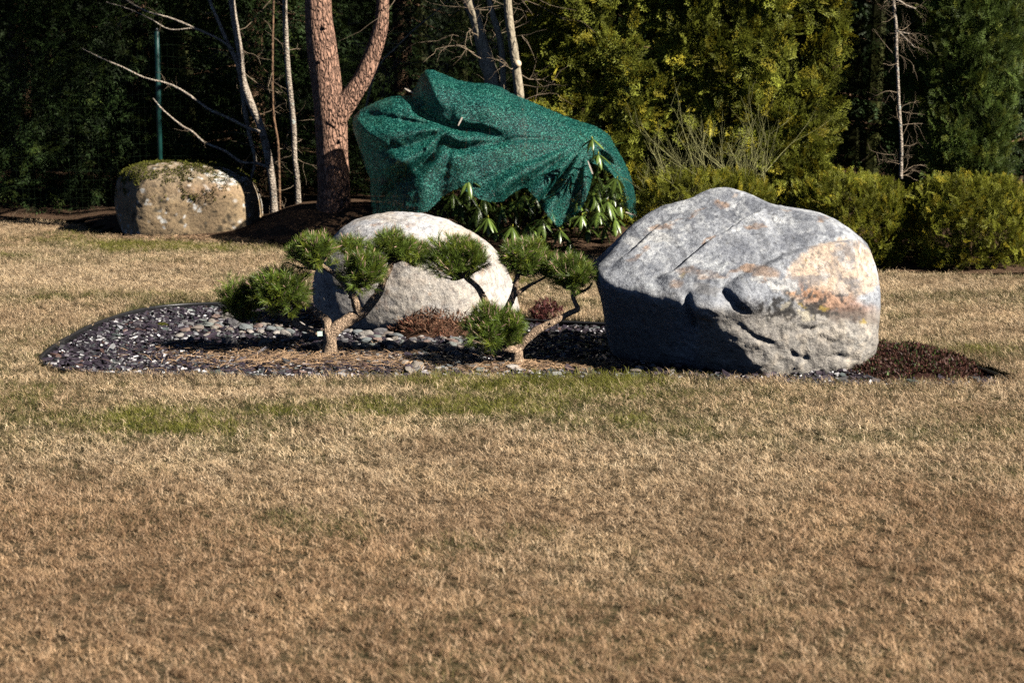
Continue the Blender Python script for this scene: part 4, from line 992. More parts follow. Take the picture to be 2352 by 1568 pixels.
def globe(label, ux0, ux1, uy_top, Yd, ry, n, seed, size=.085):
    r = np.random.default_rng(seed); x0 = at(ux0, 500, Yd)[0]; x1 = at(ux1, 500, Yd)[0]; ztop = at((ux0 + ux1) / 2, uy_top, Yd + ry * .6)[2]; c = np.array([(x0 + x1) / 2, Yd + ry, 0.0]); rx = (x1 - x0) / 2
    root = thing('clipped_conifer', label, 'shrub', tuple(c), 'low clipped conifers in front of the thujas')
    prof = [(.02, .78), (.15, .93), (ztop * .5, 1.0), (ztop * .8, .92), (ztop * .95, .62), (ztop, .2)]
    mb = MB(); crown_mesh(mb, c, prof, (rx, ry), n, size, r, clump=.14, clump_s=5, up=.75, inner=.6, front=.5)
    k = n // 3; x = r.uniform(-1, 1, k); y = r.uniform(-1, 1, k); s = np.hypot(x, y) < .85; x = x[s]; y = y[s]      # the clipped top
    p = np.stack([c[0] + x * rx, c[1] + y * ry, ztop * (.97 - .12 * (x * x + y * y)) + r.normal(0, .015, len(x)) - .03], 1); ax = unit(np.array([0, -.2, 1.]) + r.normal(0, .4, p.shape)); X_, Y_, Z_ = frames(ax, r)
    scatter(mb, TH[0][0], None, TH[0][1], p, X_, Y_, Z_, size * r.uniform(.7, 1.2, len(p)), np.ones((len(p), 3)) * r.uniform(.7, 1.3, (len(p), 1)), .2, r)
    obj('crown', mb, M_globe, root)
    mb = MB(); tube(mb, [c + np.array([0, 0, -.03]), c + np.array([0, 0, ztop * .6])], [.03, .015], 7); obj('trunk', mb, M_brown_bark, root, True)
globe('low clipped conifer peeping over the crest of the largest boulder', 1480, 1790, 402, 14.55, .42, 1500, 11)
globe('low clipped conifer in the middle of the right-hand row, beside the largest boulder', 1835, 2108, 416, 14.35, .42, 1900, 12)
globe('low clipped conifer at the right edge of the picture', 2118, 2400, 418, 14.2, .42, 1900, 13)

# --- bare twiggy shrub
def twiggy(root_pt, n_stem, h, spread, r, mat, root, part='stem'):
    for k in range(n_stem):
        mb = MB(); a = r.uniform(-1, 1); b = r.uniform(-.6, .6)
        def grow(p, d, ln, rad, lev):
            n = 4; pts = [p]; dd = d.copy()
            for _ in range(n): dd = unit(dd + r.normal(0, .10, 3) + np.array([0, 0, .04])); pts.append(pts[-1] + dd * ln / n)
            tube(mb, pts, np.linspace(rad, rad * .55, n + 1), 5 if lev < 2 else 3, None, cap=False)
            if lev < 3:
                for j in range(4 if lev < 2 else 2):
                    i_ = r.integers(1, n + 1); nd = unit(dd + r.normal(0, .55, 3)); nd[2] = abs(nd[2]) * .8 + .5
                    grow(pts[i_], unit(nd), ln * r.uniform(.45, .75), rad * .6, lev + 1)
        grow(root_pt + np.array([a * .08, b * .05, 0]), unit(np.array([a * spread, b * spread, 1.0])), h * .5, .0055, 0)
        obj(part, mb, mat, root, True)
c = at(1640, 440, 15.05); c[2] = .05
sh = thing('bare_shrub', 'leafless twiggy shrub with thin olive stems above the largest boulder', 'shrub', tuple(c))
twiggy(c, 16, 1.25, .8, np.random.default_rng(5), M_twig, sh)

# ------------------------------------------------------------------ trees at the back
def trunk(root, pts, conv, Ys, w, mat, name='trunk', seed=0, n=14, bump_=.12, scale=.34786, fine=5):
    mb = MB(); Ys = [Ys] * len(pts) if not isinstance(Ys, (list, tuple)) else Ys
    P = [at(*conv(x, y), Yd) for (x, y), Yd in zip(pts, Ys)]; tube(mb, P, np.array(w) * scale * np.array(Ys) / FPX / 2, n, None, bump_, seed, fine=fine)
    return obj(name, mb, mat, root, True), P
def twigs_on(mb, P, r, n, ln, rad, lev=2, updir=.15):
    P = np.array(P)
    def grow(p, d, l, rd, lv):
        pts = [p]; dd = d
        for _ in range(5): dd = unit(dd + r.normal(0, .22, 3)); pts.append(pts[-1] + dd * l / 5)
        tube(mb, pts, np.linspace(rd, rd * .35, 6), 4 if lv > 1 else 3, None, cap=False)
        if lv > 1:
            for j in range(5): grow(pts[r.integers(1, 6)], unit(dd + r.normal(0, .7, 3)), l * r.uniform(.3, .6), rd * .5, lv - 1)
    for k in range(n):
        t = r.random() * (len(P) - 1); i_ = int(t); p = P[i_] + (P[i_ + 1] - P[i_]) * (t - i_); d_ = unit(r.normal(size=3) * np.array([1, .6, .5]) + np.array([0, 0, updir])); grow(p, d_, ln * r.uniform(.5, 1.2), rad * r.uniform(.6, 1.2), lev)

YPN = 16.75                                           # the forked pine
b = at(770, 506, YPN); root = thing('pine_tree', 'large forked pine with reddish scaly bark left of the green net', 'pine tree', (b[0], YPN, b[2]))
trunk(root, [(205, 1560), (210, 1470), (225, 1300), (215, 1050), (205, 800), (175, 560), (150, 380), (130, 200), (118, 0), (100, -500), (110, -1200), (140, -2400)], z2, YPN, [275, 245, 222, 205, 215, 195, 200, 190, 178, 165, 140, 80], M_pine_bark, 'trunk', 21, 30, .10, fine=10)
trunk(root, [(200, 820), (285, 700), (370, 590), (430, 480), (490, 330), (530, 190), (545, 60), (548, -100), (600, -800), (700, -1600)], z2, YPN - .03, [170, 148, 130, 118, 108, 98, 88, 84, 70, 40], M_pine_bark, 'branch', 22, 22, .10, fine=8)
mb = MB(); r = np.random.default_rng(31)
for (x, y, Yd, s) in ((160, 180, 0, 17), (130, 405, 0, 15), (265, 730, 0, 13), (265, 930, 0, 14), (240, 1000, 0, 10)):
    p = at(*z2(x, y), YPN - .115); tube(mb, [p + np.array([0, .04, 0]), p, p - np.array([0, .018, 0])], [s * .34786 * YPN / FPX * 1.1, s * .34786 * YPN / FPX, s * .34786 * YPN / FPX * .7], 10, None, .2, int(x))
obj('knots', mb, M_pine_bark, root, True)['kind'] = 'stuff'
mb = MB(); r = np.random.default_rng(32); pp = []      # crown out of view, its boughs set low and wide to shade the wood
bm_ = MB()
for k in range(30):
    z = r.uniform(2.75, 7.2); a = r.uniform(0, 6.28); ln = 2.1 * (1 - .09 * (z - 2.6)) * r.uniform(.6, 1.1); b0 = np.array([b[0] - .06, YPN, z - .25]); d_ = np.array([math.cos(a), math.sin(a), .12]); e_ = b0 + d_ * ln
    if z < 3.6 and e_[0] > b[0] + .4 and e_[1] < YPN: continue
    tube(bm_, [b0, b0 + d_ * ln * .5 + np.array([0, 0, .08]), e_], [.035, .022, .008], 6)
    t_ = r.uniform(.25, 1.05, (150, 1)); pp.append(b0 + d_ * ln * t_ + r.normal(0, 1, (150, 3)) * np.array([.20, .20, .10]) * (.5 + t_))
pp = np.vstack(pp); pp = pp[pp[:, 2] > 2.45]; N = len(pp); X_, Y_, Z_ = frames(unit(r.normal(size=(N, 3)) + np.array([0, 0, .3])), r)
scatter(mb, SP[0][0], SP[0][1], None, pp, X_, Y_, Z_, r.uniform(.18, .30, N), np.ones((N, 3)), .2, r); obj('crown', mb, M_needles, root); obj('boughs', bm_, M_pine_bark, root, True)

def slim_tree(name, label, cat, parts, mat, group=None, crown_z=None, tw=(10, .5, .004), seed=0, conv=z1, top=None):
    P0 = at(*conv(*parts[0][0][0]), parts[0][1]); root = thing(name, label, cat, (P0[0], P0[1], 0), group); r = np.random.default_rng(seed); mbt = MB()
    for k, (pts, Yd, w, nm) in enumerate(parts):
        _, P = trunk(root, pts, conv, Yd, w, mat, nm, seed + k, 10 if nm == 'trunk' else 7, .12, fine=4)
        twigs_on(mbt, P, r, tw[0] if nm == 'trunk' else max(3, tw[0] // 3), tw[1] * (1 if nm == 'trunk' else .5), tw[2] * (1 if nm == 'trunk' else .6))
    obj('twigs', mbt, M_dry_twig, root, True)['kind'] = 'stuff'; return root
slim_tree('pale_tree', 'leaning pale-barked thin tree with long bare branches behind the mossy boulder', 'tree', [
    ([(1825, 1530), (1815, 1470), (1805, 1300), (1790, 1150), (1760, 980), (1720, 830), (1650, 670), (1600, 520), (1580, 330), (1555, 170), (1530, 0), (1500, -400), (1480, -900)], 17.3, [66, 60, 50, 48, 50, 50, 56, 50, 46, 44, 42, 38, 20], 'trunk'),
    ([(1590, 500), (1560, 400), (1510, 300), (1450, 160), (1390, 20), (1350, -100)], 17.28, [38, 30, 28, 24, 22, 18], 'branch'),
    ([(1720, 870), (1640, 845), (1550, 800), (1470, 762), (1380, 722), (1250, 630), (1170, 580), (1080, 545), (950, 512), (800, 440), (680, 390), (540, 320)], 17.25, [22, 20, 19, 18, 17, 16, 15, 14, 12, 10, 8, 4], 'branch'),
    ([(1780, 1110), (1700, 1080), (1590, 1068), (1490, 1000), (1350, 940), (1270, 870), (1200, 830), (1080, 730), (1010, 650)], 17.2, [20, 19, 18, 17, 15, 14, 13, 11, 7], 'branch'),
    ([(1540, 330), (1450, 262), (1270, 180), (1130, 122), (980, 80), (870, 25), (780, -40)], 17.25, [20, 16, 15, 14, 12, 11, 9], 'branch'),
    ([(1280, 185), (1120, 195), (1000, 130), (850, 60), (700, 15)], 17.25, [9, 9, 8, 7, 5], 'branch'),
    ([(1590, 480), (1620, 740), (1650, 900), (1685, 1060), (1650, 1200)], 17.4, [34, 32, 28, 22, 18], 'branch')], M_birch, 'thin trees along the back fence', tw=(14, .45, .0035), seed=41)
slim_tree('pale_tree', 'straight pale-barked thin tree just left of the forked pine', 'tree', [
    ([(1975, 1480), (1970, 1350), (1962, 1180), (1945, 1020), (1940, 850), (1920, 650), (1900, 450), (1886, 200), (1880, 0), (1870, -600), (1880, -1300)], 17.3, [46, 42, 36, 34, 36, 38, 38, 34, 32, 28, 12], 'trunk')], M_birch, 'thin trees along the back fence', tw=(12, .45, .0035), seed=42)
slim_tree('brown_sapling', 'thin brown sapling stem between the two pale-barked trees', 'sapling', [
    ([(1850, 1480), (1845, 1250), (1840, 1050), (1832, 920), (1808, 780), (1800, 600), (1800, 300), (1806, 0), (1810, -500)], 17.6, [18, 18, 18, 18, 17, 16, 15, 14, 8], 'trunk')], M_brown_bark, 'thin trees along the back fence', tw=(10, .4, .003), seed=43)
slim_tree('grey_tree', 'forked grey trunk with yellow lichen, leftmost behind the top of the net', 'tree', [
    ([(1300, 1500), (1300, 900), (1275, 560), (1235, 420), (1195, 270), (1155, 110), (1105, -20), (1060, -500), (1040, -1200)], 16.75, [120, 110, 110, 100, 88, 78, 70, 60, 30], 'trunk')], M_grey_bark, 'grey lichen-spotted trunks behind the net', tw=(16, .7, .005), seed=44, conv=z2)
slim_tree('grey_tree', 'slim grey trunk with yellow lichen, middle one behind the top of the net', 'tree', [
    ([(1340, 1500), (1345, 900), (1342, 560), (1330, 320), (1298, 180), (1250, 0), (1200, -500), (1180, -1100)], 16.68, [50, 46, 42, 42, 42, 40, 34, 16], 'trunk')], M_grey_bark, 'grey lichen-spotted trunks behind the net', tw=(12, .6, .004), seed=45, conv=z2)
gt = slim_tree('grey_tree', 'grey trunk with a pale sawn-off branch scar, next to the thuja behind the net', 'tree', [
    ([(1480, 1500), (1465, 900), (1448, 640), (1420, 400), (1390, 200), (1370, 0), (1340, -500), (1330, -1200)], 16.6, [76, 70, 66, 62, 58, 56, 48, 20], 'trunk')], M_grey_bark, 'grey lichen-spotted trunks behind the net', tw=(12, .6, .004), seed=46, conv=z2)
mb = MB(); p = at(*z2(1437, 422), 16.6 - .045); tube(mb, [p + np.array([0, .03, 0]), p, p - np.array([-.003, .012, 0])], [.032, .030, .028], 14, None); obj('branch_scar', mb, plain('sawn_wood', (.72, .55, .38), .7, .12, 40, .2), gt, True)
slim_tree('dead_tree', 'pale dead trunk with bare twigs in the dark gap between the thujas', 'tree', [
    ([(1572, 1020), (1575, 920), (1575, 800), (1562, 600), (1555, 430), (1548, 300), (1545, 150), (1530, 0), (1515, -300), (1510, -800)], 16.5, [28, 24, 23, 22, 22, 22, 22, 22, 20, 10], 'trunk'),
    ([(1520, -10), (1570, 10), (1610, 35), (1660, 50)], 16.45, [16, 14, 12, 10], 'branch'), ([(1548, 170), (1590, 210), (1650, 270)], 16.4, [10, 8, 6], 'branch'), ([(1550, 180), (1600, 190), (1640, 196)], 16.4, [10, 8, 6], 'branch')], M_birch, None, tw=(34, .32, .0025), seed=47, conv=z3)

# brushwood of thin bare twigs behind the net
mb = MB(); r = np.random.default_rng(77)
for k in range(46):
    p0 = at(r.uniform(830, 1230), r.uniform(60, 330), 18.6 + r.uniform(-.3, .8)); d_ = unit(np.array([r.normal(0, 1), r.normal(0, .3), r.normal(.15, .35)])); twigs_on(mb, [p0, p0 + d_ * .01], r, 1, .7, .004, 2)
br = obj('brushwood', mb, M_dry_twig, smooth=True); tag(br, 'tangle of thin bare twigs in the dark behind the net', 'twigs', kind='stuff')
lt = thing('bare_sapling', 'thin bare sapling with yellow lichen leaning between forked pine and grey trunks', 'sapling', tuple(at(*z2(440, 640), 18.3)))
mb = MB(); tube(mb, [at(*z2(x, y), 18.3) for x, y in ((400, 900), (470, 560), (540, 410), (620, 330), (740, 210), (830, 135), (960, 20), (1050, -100))], np.array([.016, .014, .012, .011, .010, .008, .007, .004]) * .8, 6, None, .1, fine=3); obj('trunk', mb, M_grey_bark, lt, True)
mb = MB(); twigs_on(mb, [at(*z2(x, y), 18.3) for x, y in ((540, 410), (740, 210), (830, 135), (960, 20))], r, 16, .5, .004, 2); obj('twigs', mb, M_twig, lt, True)['kind'] = 'stuff'

# --- sapling in front of the mossy boulder
c = gr(352, 546); sp = thing('sapling', 'thin pale bare sapling stem standing against the mossy boulder', 'sapling', tuple(c))
Ys_ = c[1]; mb = MB(); tube(mb, [at(x, y, Ys_) for x, y in ((352, 547), (352, 520), (350, 485), (346, 445), (343, 420))], [.0075, .0065, .005, .0035, .002], 6, np.array([1.8, 1.6, 1.2]), .1, fine=3); obj('stem', mb, M_twig, sp, True)
mb = MB(); r = np.random.default_rng(8)
for k in range(7):
    z = r.uniform(.12, .4); s = 1 if k % 2 else -1; p0 = at(351, 547 - z * 270, Ys_); tube(mb, [p0, p0 + np.array([s * .05, -.04, .03]), p0 + np.array([s * .11, -.09, .075 + r.normal(0, .02)])], [.003, .002, .001], 4)
obj('side_twigs', mb, M_dry_twig, sp, True)
c = gr(338, 549) ; c = c + np.array([.30, -.42, 0]); 

# --- wire fence with green posts
FY = 18.55
fr = thing('wire_fence', 'green wire mesh fence with posts along the dark trees', 'fence', (at(367, 300, FY)[0], FY, 0))
M_post = plain('green_paint', (.006, .042, .037), .45, .2, 20, .1); M_wire = plain('green_wire', (.014, .024, .010), .4, .2, 20, 0)
for ux in (-180, 367, 1222):
    x = at(ux, 300, FY)[0]; top_z = at(ux, 72, FY)[2]; mb = MB(); tube(mb, [(x, FY - .03, -.05), (x, FY - .03, top_z - .01), (x, FY - .03, top_z)], [.024, .024, .018], 12); po = obj('post', mb, M_post, fr, True)
    mb = MB(); tube(mb, [(x, FY - .03, top_z), (x, FY - .03, top_z + .03)], [.02, .012], 10); obj('cap', mb, M_plastic, po, True)
mb = MB(); ztop = at(367, 95, FY)[2]; xl = -5.6; xr = .25
def wires(mb, segs, rad):
    A = np.array([s[0] for s in segs]); B = np.array([s[1] for s in segs]); D = unit(B - A); U = unit(np.cross(D, np.array([.3, 1., .2]))); V = np.cross(D, U); n = len(A); rings = []
    for P_ in (A, B):
        for k in range(3): a_ = k * 2.0944; rings.append(P_ + (U * math.cos(a_) + V * math.sin(a_)) * rad)
    v = np.stack(rings, 1).reshape(-1, 3); o_ = (np.arange(n) * 6)[:, None]; q_ = np.concatenate([o_ + np.array([[k, (k + 1) % 3, 3 + (k + 1) % 3, 3 + k]]) for k in range(3)]); mb.add(v, None, q_)
segs = []
for x in np.arange(xl, xr, .055): segs += [((x + .002 * math.sin(9 * x), FY, .0), (x, FY, ztop))]
for k, z in enumerate(np.concatenate([np.arange(.04, .5, .09), np.arange(.5, ztop, .115)])):
    xx = np.arange(xl, xr, .11); zz = z + .006 * np.sin(xx * 40 + k) + .01 * np.sin(xx * 1.7 + k)
    segs += [((xx[i], FY - .002, zz[i]), (xx[i + 1], FY - .002, zz[i + 1])) for i in range(len(xx) - 1)]
wires(mb, segs, .0007); obj('wire_mesh', mb, M_wire, fr)

# --- spruces and the wood beyond
def spruce(label, x, y, h, rad, n, seed, group='dark spruces behind the fence', low=.1):
    r = np.random.default_rng(seed); c = np.array([x, y, 0.0]); root = thing('spruce_tree', label, 'spruce', tuple(c), group); mb = MB()
    prof = [(low, .95), (.8, 1.0), (2.6, .85), (h * .7, .4), (h, .05)]
    crown_mesh(mb, c, prof, (rad, rad), n, .26, r, 'spruce', 0, 2.7 / h, .30, 2.2, inner=.35, front=.4)
    crown_mesh(mb, c, prof, (rad, rad), n // 3, .5, r, 'spruce', 2.5 / h, 1, .25, 2, inner=.4)
    obj('crown', mb, M_spruce, root)
    mb = MB(); tube(mb, [c + np.array([0, 0, -.1]), c + np.array([0, 0, h * .5]), c + np.array([0, 0, h])], [.13, .08, .02], 10, None, .1, fine=3)
    for k in range(30):
        z = r.uniform(.2, 2.6); a = r.uniform(0, 6.28); dv = np.array([math.cos(a), math.sin(a), -.15]) * rad * .85; b_ = c + np.array([0, 0, z]); tube(mb, [b_, b_ + dv * .5, b_ + dv], [.016, .011, .004], 5)
    obj('trunk', mb, M_brown_bark, root, True)
spruce('dark spruce at the far left edge', -5.0, 20.4, 7.5, 1.35, 3200, 1)
spruce('dark spruce left of the green fence post', -3.75, 20.2, 8.0, 1.2, 3200, 2)
spruce('dark spruce behind the mossy boulder, right of the green fence post', -2.65, 20.6, 7.0, 1.1, 2600, 3)
spruce('dark spruce deep in shade behind the forked pine', -1.2, 22.0, 8.0, 1.3, 2000, 4)
spruce('dark spruce deep in shade behind the grey trunks', .7, 22.5, 8.5, 1.4, 1600, 5)
spruce('dark spruce deep in shade behind the dead trunk', 2.9, 18.5, 8.0, 1.15, 2600, 6)
spruce('dark spruce at the far right behind the narrow thuja', 4.9, 18.6, 7.5, 1.3, 2000, 7)
mb = MB(); r = np.random.default_rng(3); N = 7000
p = np.stack([r.uniform(-14, 13, N), r.uniform(24, 27.5, N), r.uniform(0, 6.5, N)], 1); X_, Y_, Z_ = frames(unit(r.normal(size=(N, 3)) + np.array([0, -.5, -.5])), r)
scatter(mb, SP[1][0], SP[1][1], None, p, X_, Y_, Z_, r.uniform(.6, 1.2, N), np.ones((N, 3)) * r.uniform(.5, 1.1, (N, 1)), .2, r)
for k in range(60):
    x = r.uniform(-13, 12); y = r.uniform(23.5, 27); tube(mb, [(x, y, -.1), (x + r.normal(0, .1), y, 7)], [.1, .06], 6, np.array([1.5, .9, .8]))
bw = obj('wood', mb, M_spruce); tag(bw, 'deep dark spruce wood behind the fence', 'wood', kind='stuff')
hb = MB(); xx = np.linspace(-60, 60, 41); hb.add([(x, 30 + .01 * x * x + 2 * math.sin(x), z) for z in (-.5, 9 ) for x in xx] , None, [(i, i + 1, 42 + i, 41 + i) for i in range(40)])
# solid bank of forest behind, with depth
v = []; 
for k, (dy, z) in enumerate(((0, -.5), (.6, 2.5), (1.2, 6), (3, 8.5), (8, 10), (30, 10))):
    for x in xx: v.append((x, 28.5 + dy + .012 * x * x + .8 * math.sin(x * .9 + k), z + .6 * math.sin(x * 1.3 + 2 * k)))
qd = [(r_ * 41 + i, r_ * 41 + i + 1, (r_ + 1) * 41 + i + 1, (r_ + 1) * 41 + i) for r_ in range(5) for i in range(40)]
hb = MB(); hb.add(v, None, qd, np.array([.5, .5, .5])); hl = obj('wooded_hill', hb, M_spruce); tag(hl, 'wooded slope closing the view behind the trees', None, kind='structure')

# --- dead twigs and grass tufts at the foot of the fence
mb = MB(); r = np.random.default_rng(19)
for k in range(26):
    p0 = gr(r.uniform(0, 250), r.uniform(496, 508)); twigs_on(mb, [p0, p0 + np.array([0, 0, .01])], r, 1, .16, .0025, 1, 1.0)
o = obj('dry_stalks', mb, M_dry_twig); tag(o, 'dry stalks along the foot of the fence at left', 'stalks', kind='stuff')

# ------------------------------------------------------------------ grass
def grass_mat():
    m, nt, b, out = nodes_of('grass')
    a = tint(nt); gi = nt.nodes.new('ShaderNodeAttribute'); gi.attribute_type = 'INSTANCER'; gi.attribute_name = 'green'
    geo = nt.nodes.new('ShaderNodeNewGeometry'); n = noise_node(nt, 4.5, 6, .72, vec=geo.outputs['Position']); nt2 = noise_node(nt, 2.2, 5, .7, vec=geo.outputs['Position'])
    sep = nt.nodes.new('ShaderNodeSeparateColor'); L(nt, a.outputs['Color'], sep.inputs[0])
    def math_(op, x, y):
        k = nt.nodes.new('ShaderNodeMath'); k.operation = op
        for s, v in zip(k.inputs, (x, y)):
            if hasattr(v, 'is_linked'): L(nt, v, s)
            else: s.default_value = v
        return k.outputs[0]
    # a blade is green when its own random number is below the local greenness
    loc = math_('ADD', gi.outputs['Fac'], math_('MULTIPLY', math_('SUBTRACT', n.outputs[0], .5), 2.0))
    f = math_('MULTIPLY', math_('SUBTRACT', loc, sep.outputs[0]), 2.2); cl_ = nt.nodes.new('ShaderNodeClamp'); L(nt, f, cl_.inputs[0])
    dry = ramp(nt, sep.outputs[1], [(0, (.12, .083, .050)), (.28, (.39, .28, .172)), (.55, (.72, .545, .355)), (1, (.97, .82, .60))]).outputs[0]
    grn = ramp(nt, sep.outputs[1], [(0, (.032, .036, .013)), (.55, (.11, .108, .034)), (1, (.27, .235, .085))]).outputs[0]
    mossy_ = ramp(nt, gi.outputs['Fac'], [(.86, (0, 0, 0)), (1.0, (1, 1, 1))]).outputs[0]; grn = mixc(nt, mossy_, grn, mixc(nt, .6, grn, (.20, .20, .025)))
    dry = mixc(nt, 1.0, dry, ramp(nt, nt2.outputs[0], [(.32, (.58, .53, .48)), (.5, (.95, .92, .88)), (.66, (1.2, 1.16, 1.06))]).outputs[0], 'MULTIPLY')
    th = nt.nodes.new('ShaderNodeAttribute'); th.attribute_type = 'INSTANCER'; th.attribute_name = 'thatch_vignette'
    dry = mixc(nt, th.outputs['Fac'], dry, mixc(nt, 1.0, dry, (.74, .65, .61), 'MULTIPLY'))  # browner dead grass, with foreground vignetting painted into the blade colour
    c = mixc(nt, cl_.outputs[0], dry, grn)
    L(nt, c, b.inputs['Base Color']); b.inputs['Roughness'].default_value = .55; b.inputs['Specular IOR Level'].default_value = .3
    t = nt.nodes.new('ShaderNodeBsdfTranslucent'); L(nt, c, t.inputs[0]); x = nt.nodes.new('ShaderNodeMixShader'); x.inputs[0].default_value = .22
    L(nt, b.outputs[0], x.inputs[1]); L(nt, t.outputs[0], x.inputs[2]); L(nt, x.outputs[0], out.inputs[0])
    return m
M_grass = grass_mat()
gcol = bpy.data.collections.new('grass_tufts')
def grass_patch(seed, nt_, per, size):
    """a square tile of matted tussocks; blades of a tussock share lean and tone"""
    r = np.random.default_rng(seed); nb = nt_ * per; h = size / 2
    tc = np.repeat(r.uniform(-h, h, (nt_, 2)), per, 0); taz = np.repeat(r.uniform(0, 6.28, nt_), per); ttone = np.repeat(r.uniform(0, 1, nt_), per); tgr = np.repeat(r.uniform(0, 1, nt_), per); thh = np.repeat(r.uniform(.6, 1.35, nt_), per)
    pos = np.concatenate([tc + r.normal(0, .010, (nb, 2)), np.full((nb, 1), -.004)], 1)
    flat = r.random(nb) < .66
    lean = np.where(flat, r.uniform(.9, 2.8, nb), r.uniform(.1, .9, nb)); az = taz + r.normal(0, .9, nb); ln = np.where(flat, r.uniform(.018, .048, nb), r.uniform(.012, .030, nb)) * thh
    w = r.uniform(.0011, .0025, nb); dx = np.cos(az); dy = np.sin(az); sd_ = np.stack([-dy, dx, np.zeros(nb)], 1); V = []
    z0 = np.where(flat, r.uniform(.001, .022, nb) * thh, 0); cz = 1 / np.sqrt(1 + lean ** 2)
    for t, ww in ((0, 1), (.5, .85), (1, .1)):
        hh = ln * cz * (t - .30 * t * t * np.where(flat, 1.6, .3)); o_ = ln * lean * cz * (.75 * t + .25 * t * t); p = pos + np.stack([dx * o_, dy * o_, hh + z0], 1); V += [p - sd_ * (w * ww / 2)[:, None], p + sd_ * (w * ww / 2)[:, None]]
    v = np.stack(V, 1).reshape(-1, 3); o_ = (np.arange(nb) * 6)[:, None]; q_ = np.concatenate([o_ + np.array([[0, 1, 3, 2]]), o_ + np.array([[2, 3, 5, 4]])])
    g_ = .55 * tgr + .45 * r.random(nb) + np.where(flat, .15, -.1)
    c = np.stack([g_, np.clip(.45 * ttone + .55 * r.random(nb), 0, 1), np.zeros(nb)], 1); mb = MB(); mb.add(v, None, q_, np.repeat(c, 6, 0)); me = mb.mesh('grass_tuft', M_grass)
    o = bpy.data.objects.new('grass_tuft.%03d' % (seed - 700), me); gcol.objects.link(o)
TILE = .2
for k in range(12): grass_patch(700 + k, 90, 11, TILE)
for k in range(4): grass_patch(712 + k, 11, 11, TILE / 3)
pts = []; var = []
for yv in np.arange(4.3, 19.2, TILE):
    hw = (1400 / FPX) * yv + 1.0; xs_ = np.arange(-hw, hw, TILE) + rng.uniform(0, TILE)
    pts.append(np.stack([xs_, np.full(len(xs_), yv)], 1))
pts = np.vstack(pts); sdp = bed_side(pts[:, 0], pts[:, 1]); back = lawn_back(pts[:, 0]) - pts[:, 1]
whole = (sdp < -.20) & (back > .12); part_ = ~whole & (sdp < .16) & (back > -.12)
sub = np.concatenate([pts[part_] + np.array([a_, b_]) * TILE / 3 for a_ in (-1, 0, 1) for b_ in (-1, 0, 1)]); sub = sub + rng.normal(0, .008, sub.shape)
s2 = bed_side(sub[:, 0], sub[:, 1]); b2 = lawn_back(sub[:, 0]) - sub[:, 1]; sub = sub[(s2 < -.030 + .030 * fbm(np.stack([sub[:, 0] * 2.2, sub[:, 1] * 2.2, sub[:, 0] * 0], 1), 3, 93) - .006 * rng.random(len(s2))) & (b2 > .02 + .05 * rng.random(len(b2)))]
allp = np.vstack([pts[whole], sub]); isf = np.concatenate([np.zeros(whole.sum()), np.ones(len(sub))])
variant = np.concatenate([rng.integers(0, 12, whole.sum()), rng.integers(12, 16, len(sub))]); turn = rng.integers(0, 4, len(allp)) * math.pi / 2
gv = green_at(allp[:, 0], allp[:, 1]); sc = np.ones(len(allp))
hz = np.where(isf > 0, 1.25, 1.0) * (.85 + .5 * gv + .25 * fbm(np.stack([allp[:, 0] * 3, allp[:, 1] * 3, allp[:, 0] * 0], 1), 2, 91))
gme = bpy.data.meshes.new('grass'); gme.vertices.add(len(allp)); gme.vertices.foreach_set('co', np.stack([allp[:, 0], allp[:, 1], lawn_z(allp[:, 0], allp[:, 1])], 1).astype(np.float32).ravel())
def attr(nm, typ, data, key):
    a_ = gme.attributes.new(nm, typ, 'POINT'); a_.data.foreach_set(key, np.asarray(data).ravel())
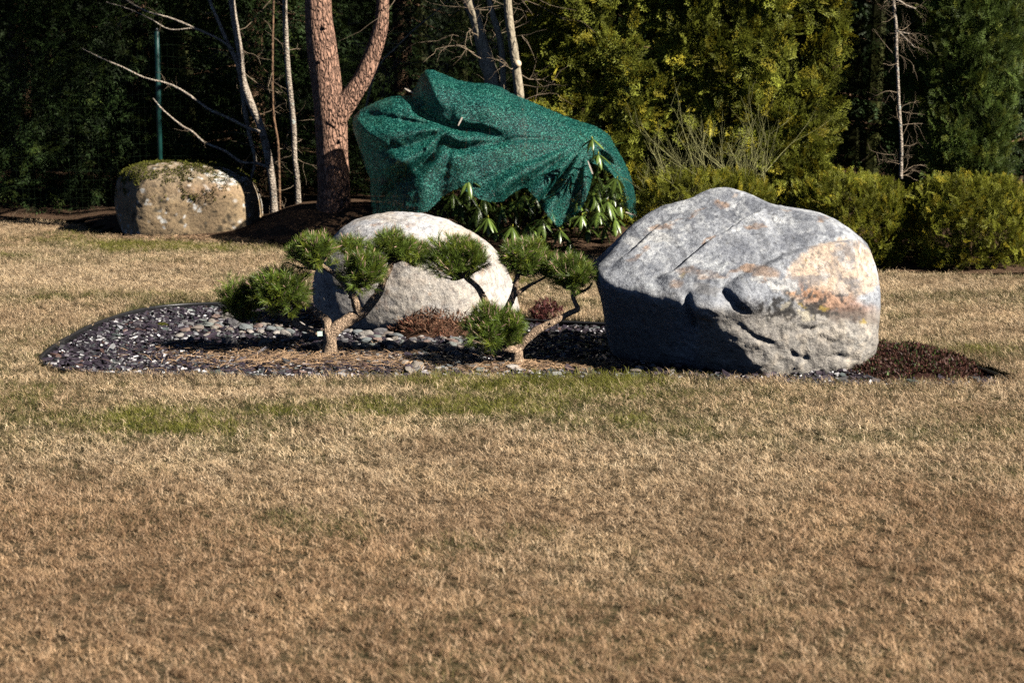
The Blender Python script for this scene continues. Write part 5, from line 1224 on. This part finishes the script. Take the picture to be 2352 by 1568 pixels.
attr('green', 'FLOAT', gv.astype(np.float32), 'value'); attr('thatch_vignette', 'FLOAT', np.clip(1.15 * sstep(8.6, 5.4, allp[:, 1]) + .9 * fbm(np.stack([allp[:, 0] * 1.4, allp[:, 1] * 1.0, allp[:, 0] * 0], 1), 4, 95), 0, 1).astype(np.float32), 'value'); attr('variant', 'INT', variant.astype(np.int32), 'value')  # grows towards the camera: browner thatch plus a painted vignette
attr('turn', 'FLOAT_VECTOR', np.stack([0 * gv, 0 * gv, turn], 1).astype(np.float32), 'vector'); attr('size', 'FLOAT_VECTOR', np.stack([sc, sc, sc * hz], 1).astype(np.float32), 'vector')
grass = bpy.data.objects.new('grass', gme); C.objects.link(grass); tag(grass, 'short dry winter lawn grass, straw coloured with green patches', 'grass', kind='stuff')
ng = bpy.data.node_groups.new('grass_scatter', 'GeometryNodeTree')
ng.interface.new_socket('Geometry', in_out='INPUT', socket_type='NodeSocketGeometry'); ng.interface.new_socket('Geometry', in_out='OUTPUT', socket_type='NodeSocketGeometry')
gi = ng.nodes.new('NodeGroupInput'); go_ = ng.nodes.new('NodeGroupOutput'); iop = ng.nodes.new('GeometryNodeInstanceOnPoints'); ci = ng.nodes.new('GeometryNodeCollectionInfo')
ci.inputs['Collection'].default_value = gcol; ci.inputs['Separate Children'].default_value = True; ci.inputs['Reset Children'].default_value = True
def named(nm, typ):
    n_ = ng.nodes.new('GeometryNodeInputNamedAttribute'); n_.data_type = typ; n_.inputs['Name'].default_value = nm; return n_.outputs['Attribute']
ng.links.new(gi.outputs[0], iop.inputs['Points']); ng.links.new(ci.outputs[0], iop.inputs['Instance']); iop.inputs['Pick Instance'].default_value = True
ng.links.new(named('variant', 'INT'), iop.inputs['Instance Index']); ng.links.new(named('turn', 'FLOAT_VECTOR'), iop.inputs['Rotation']); ng.links.new(named('size', 'FLOAT_VECTOR'), iop.inputs['Scale'])
ng.links.new(iop.outputs[0], go_.inputs[0])
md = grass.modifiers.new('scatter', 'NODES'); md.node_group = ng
print('grass tufts', len(allp), 'tris', sum(len(o.data.polygons) for o in scene.objects if o.type == 'MESH'))
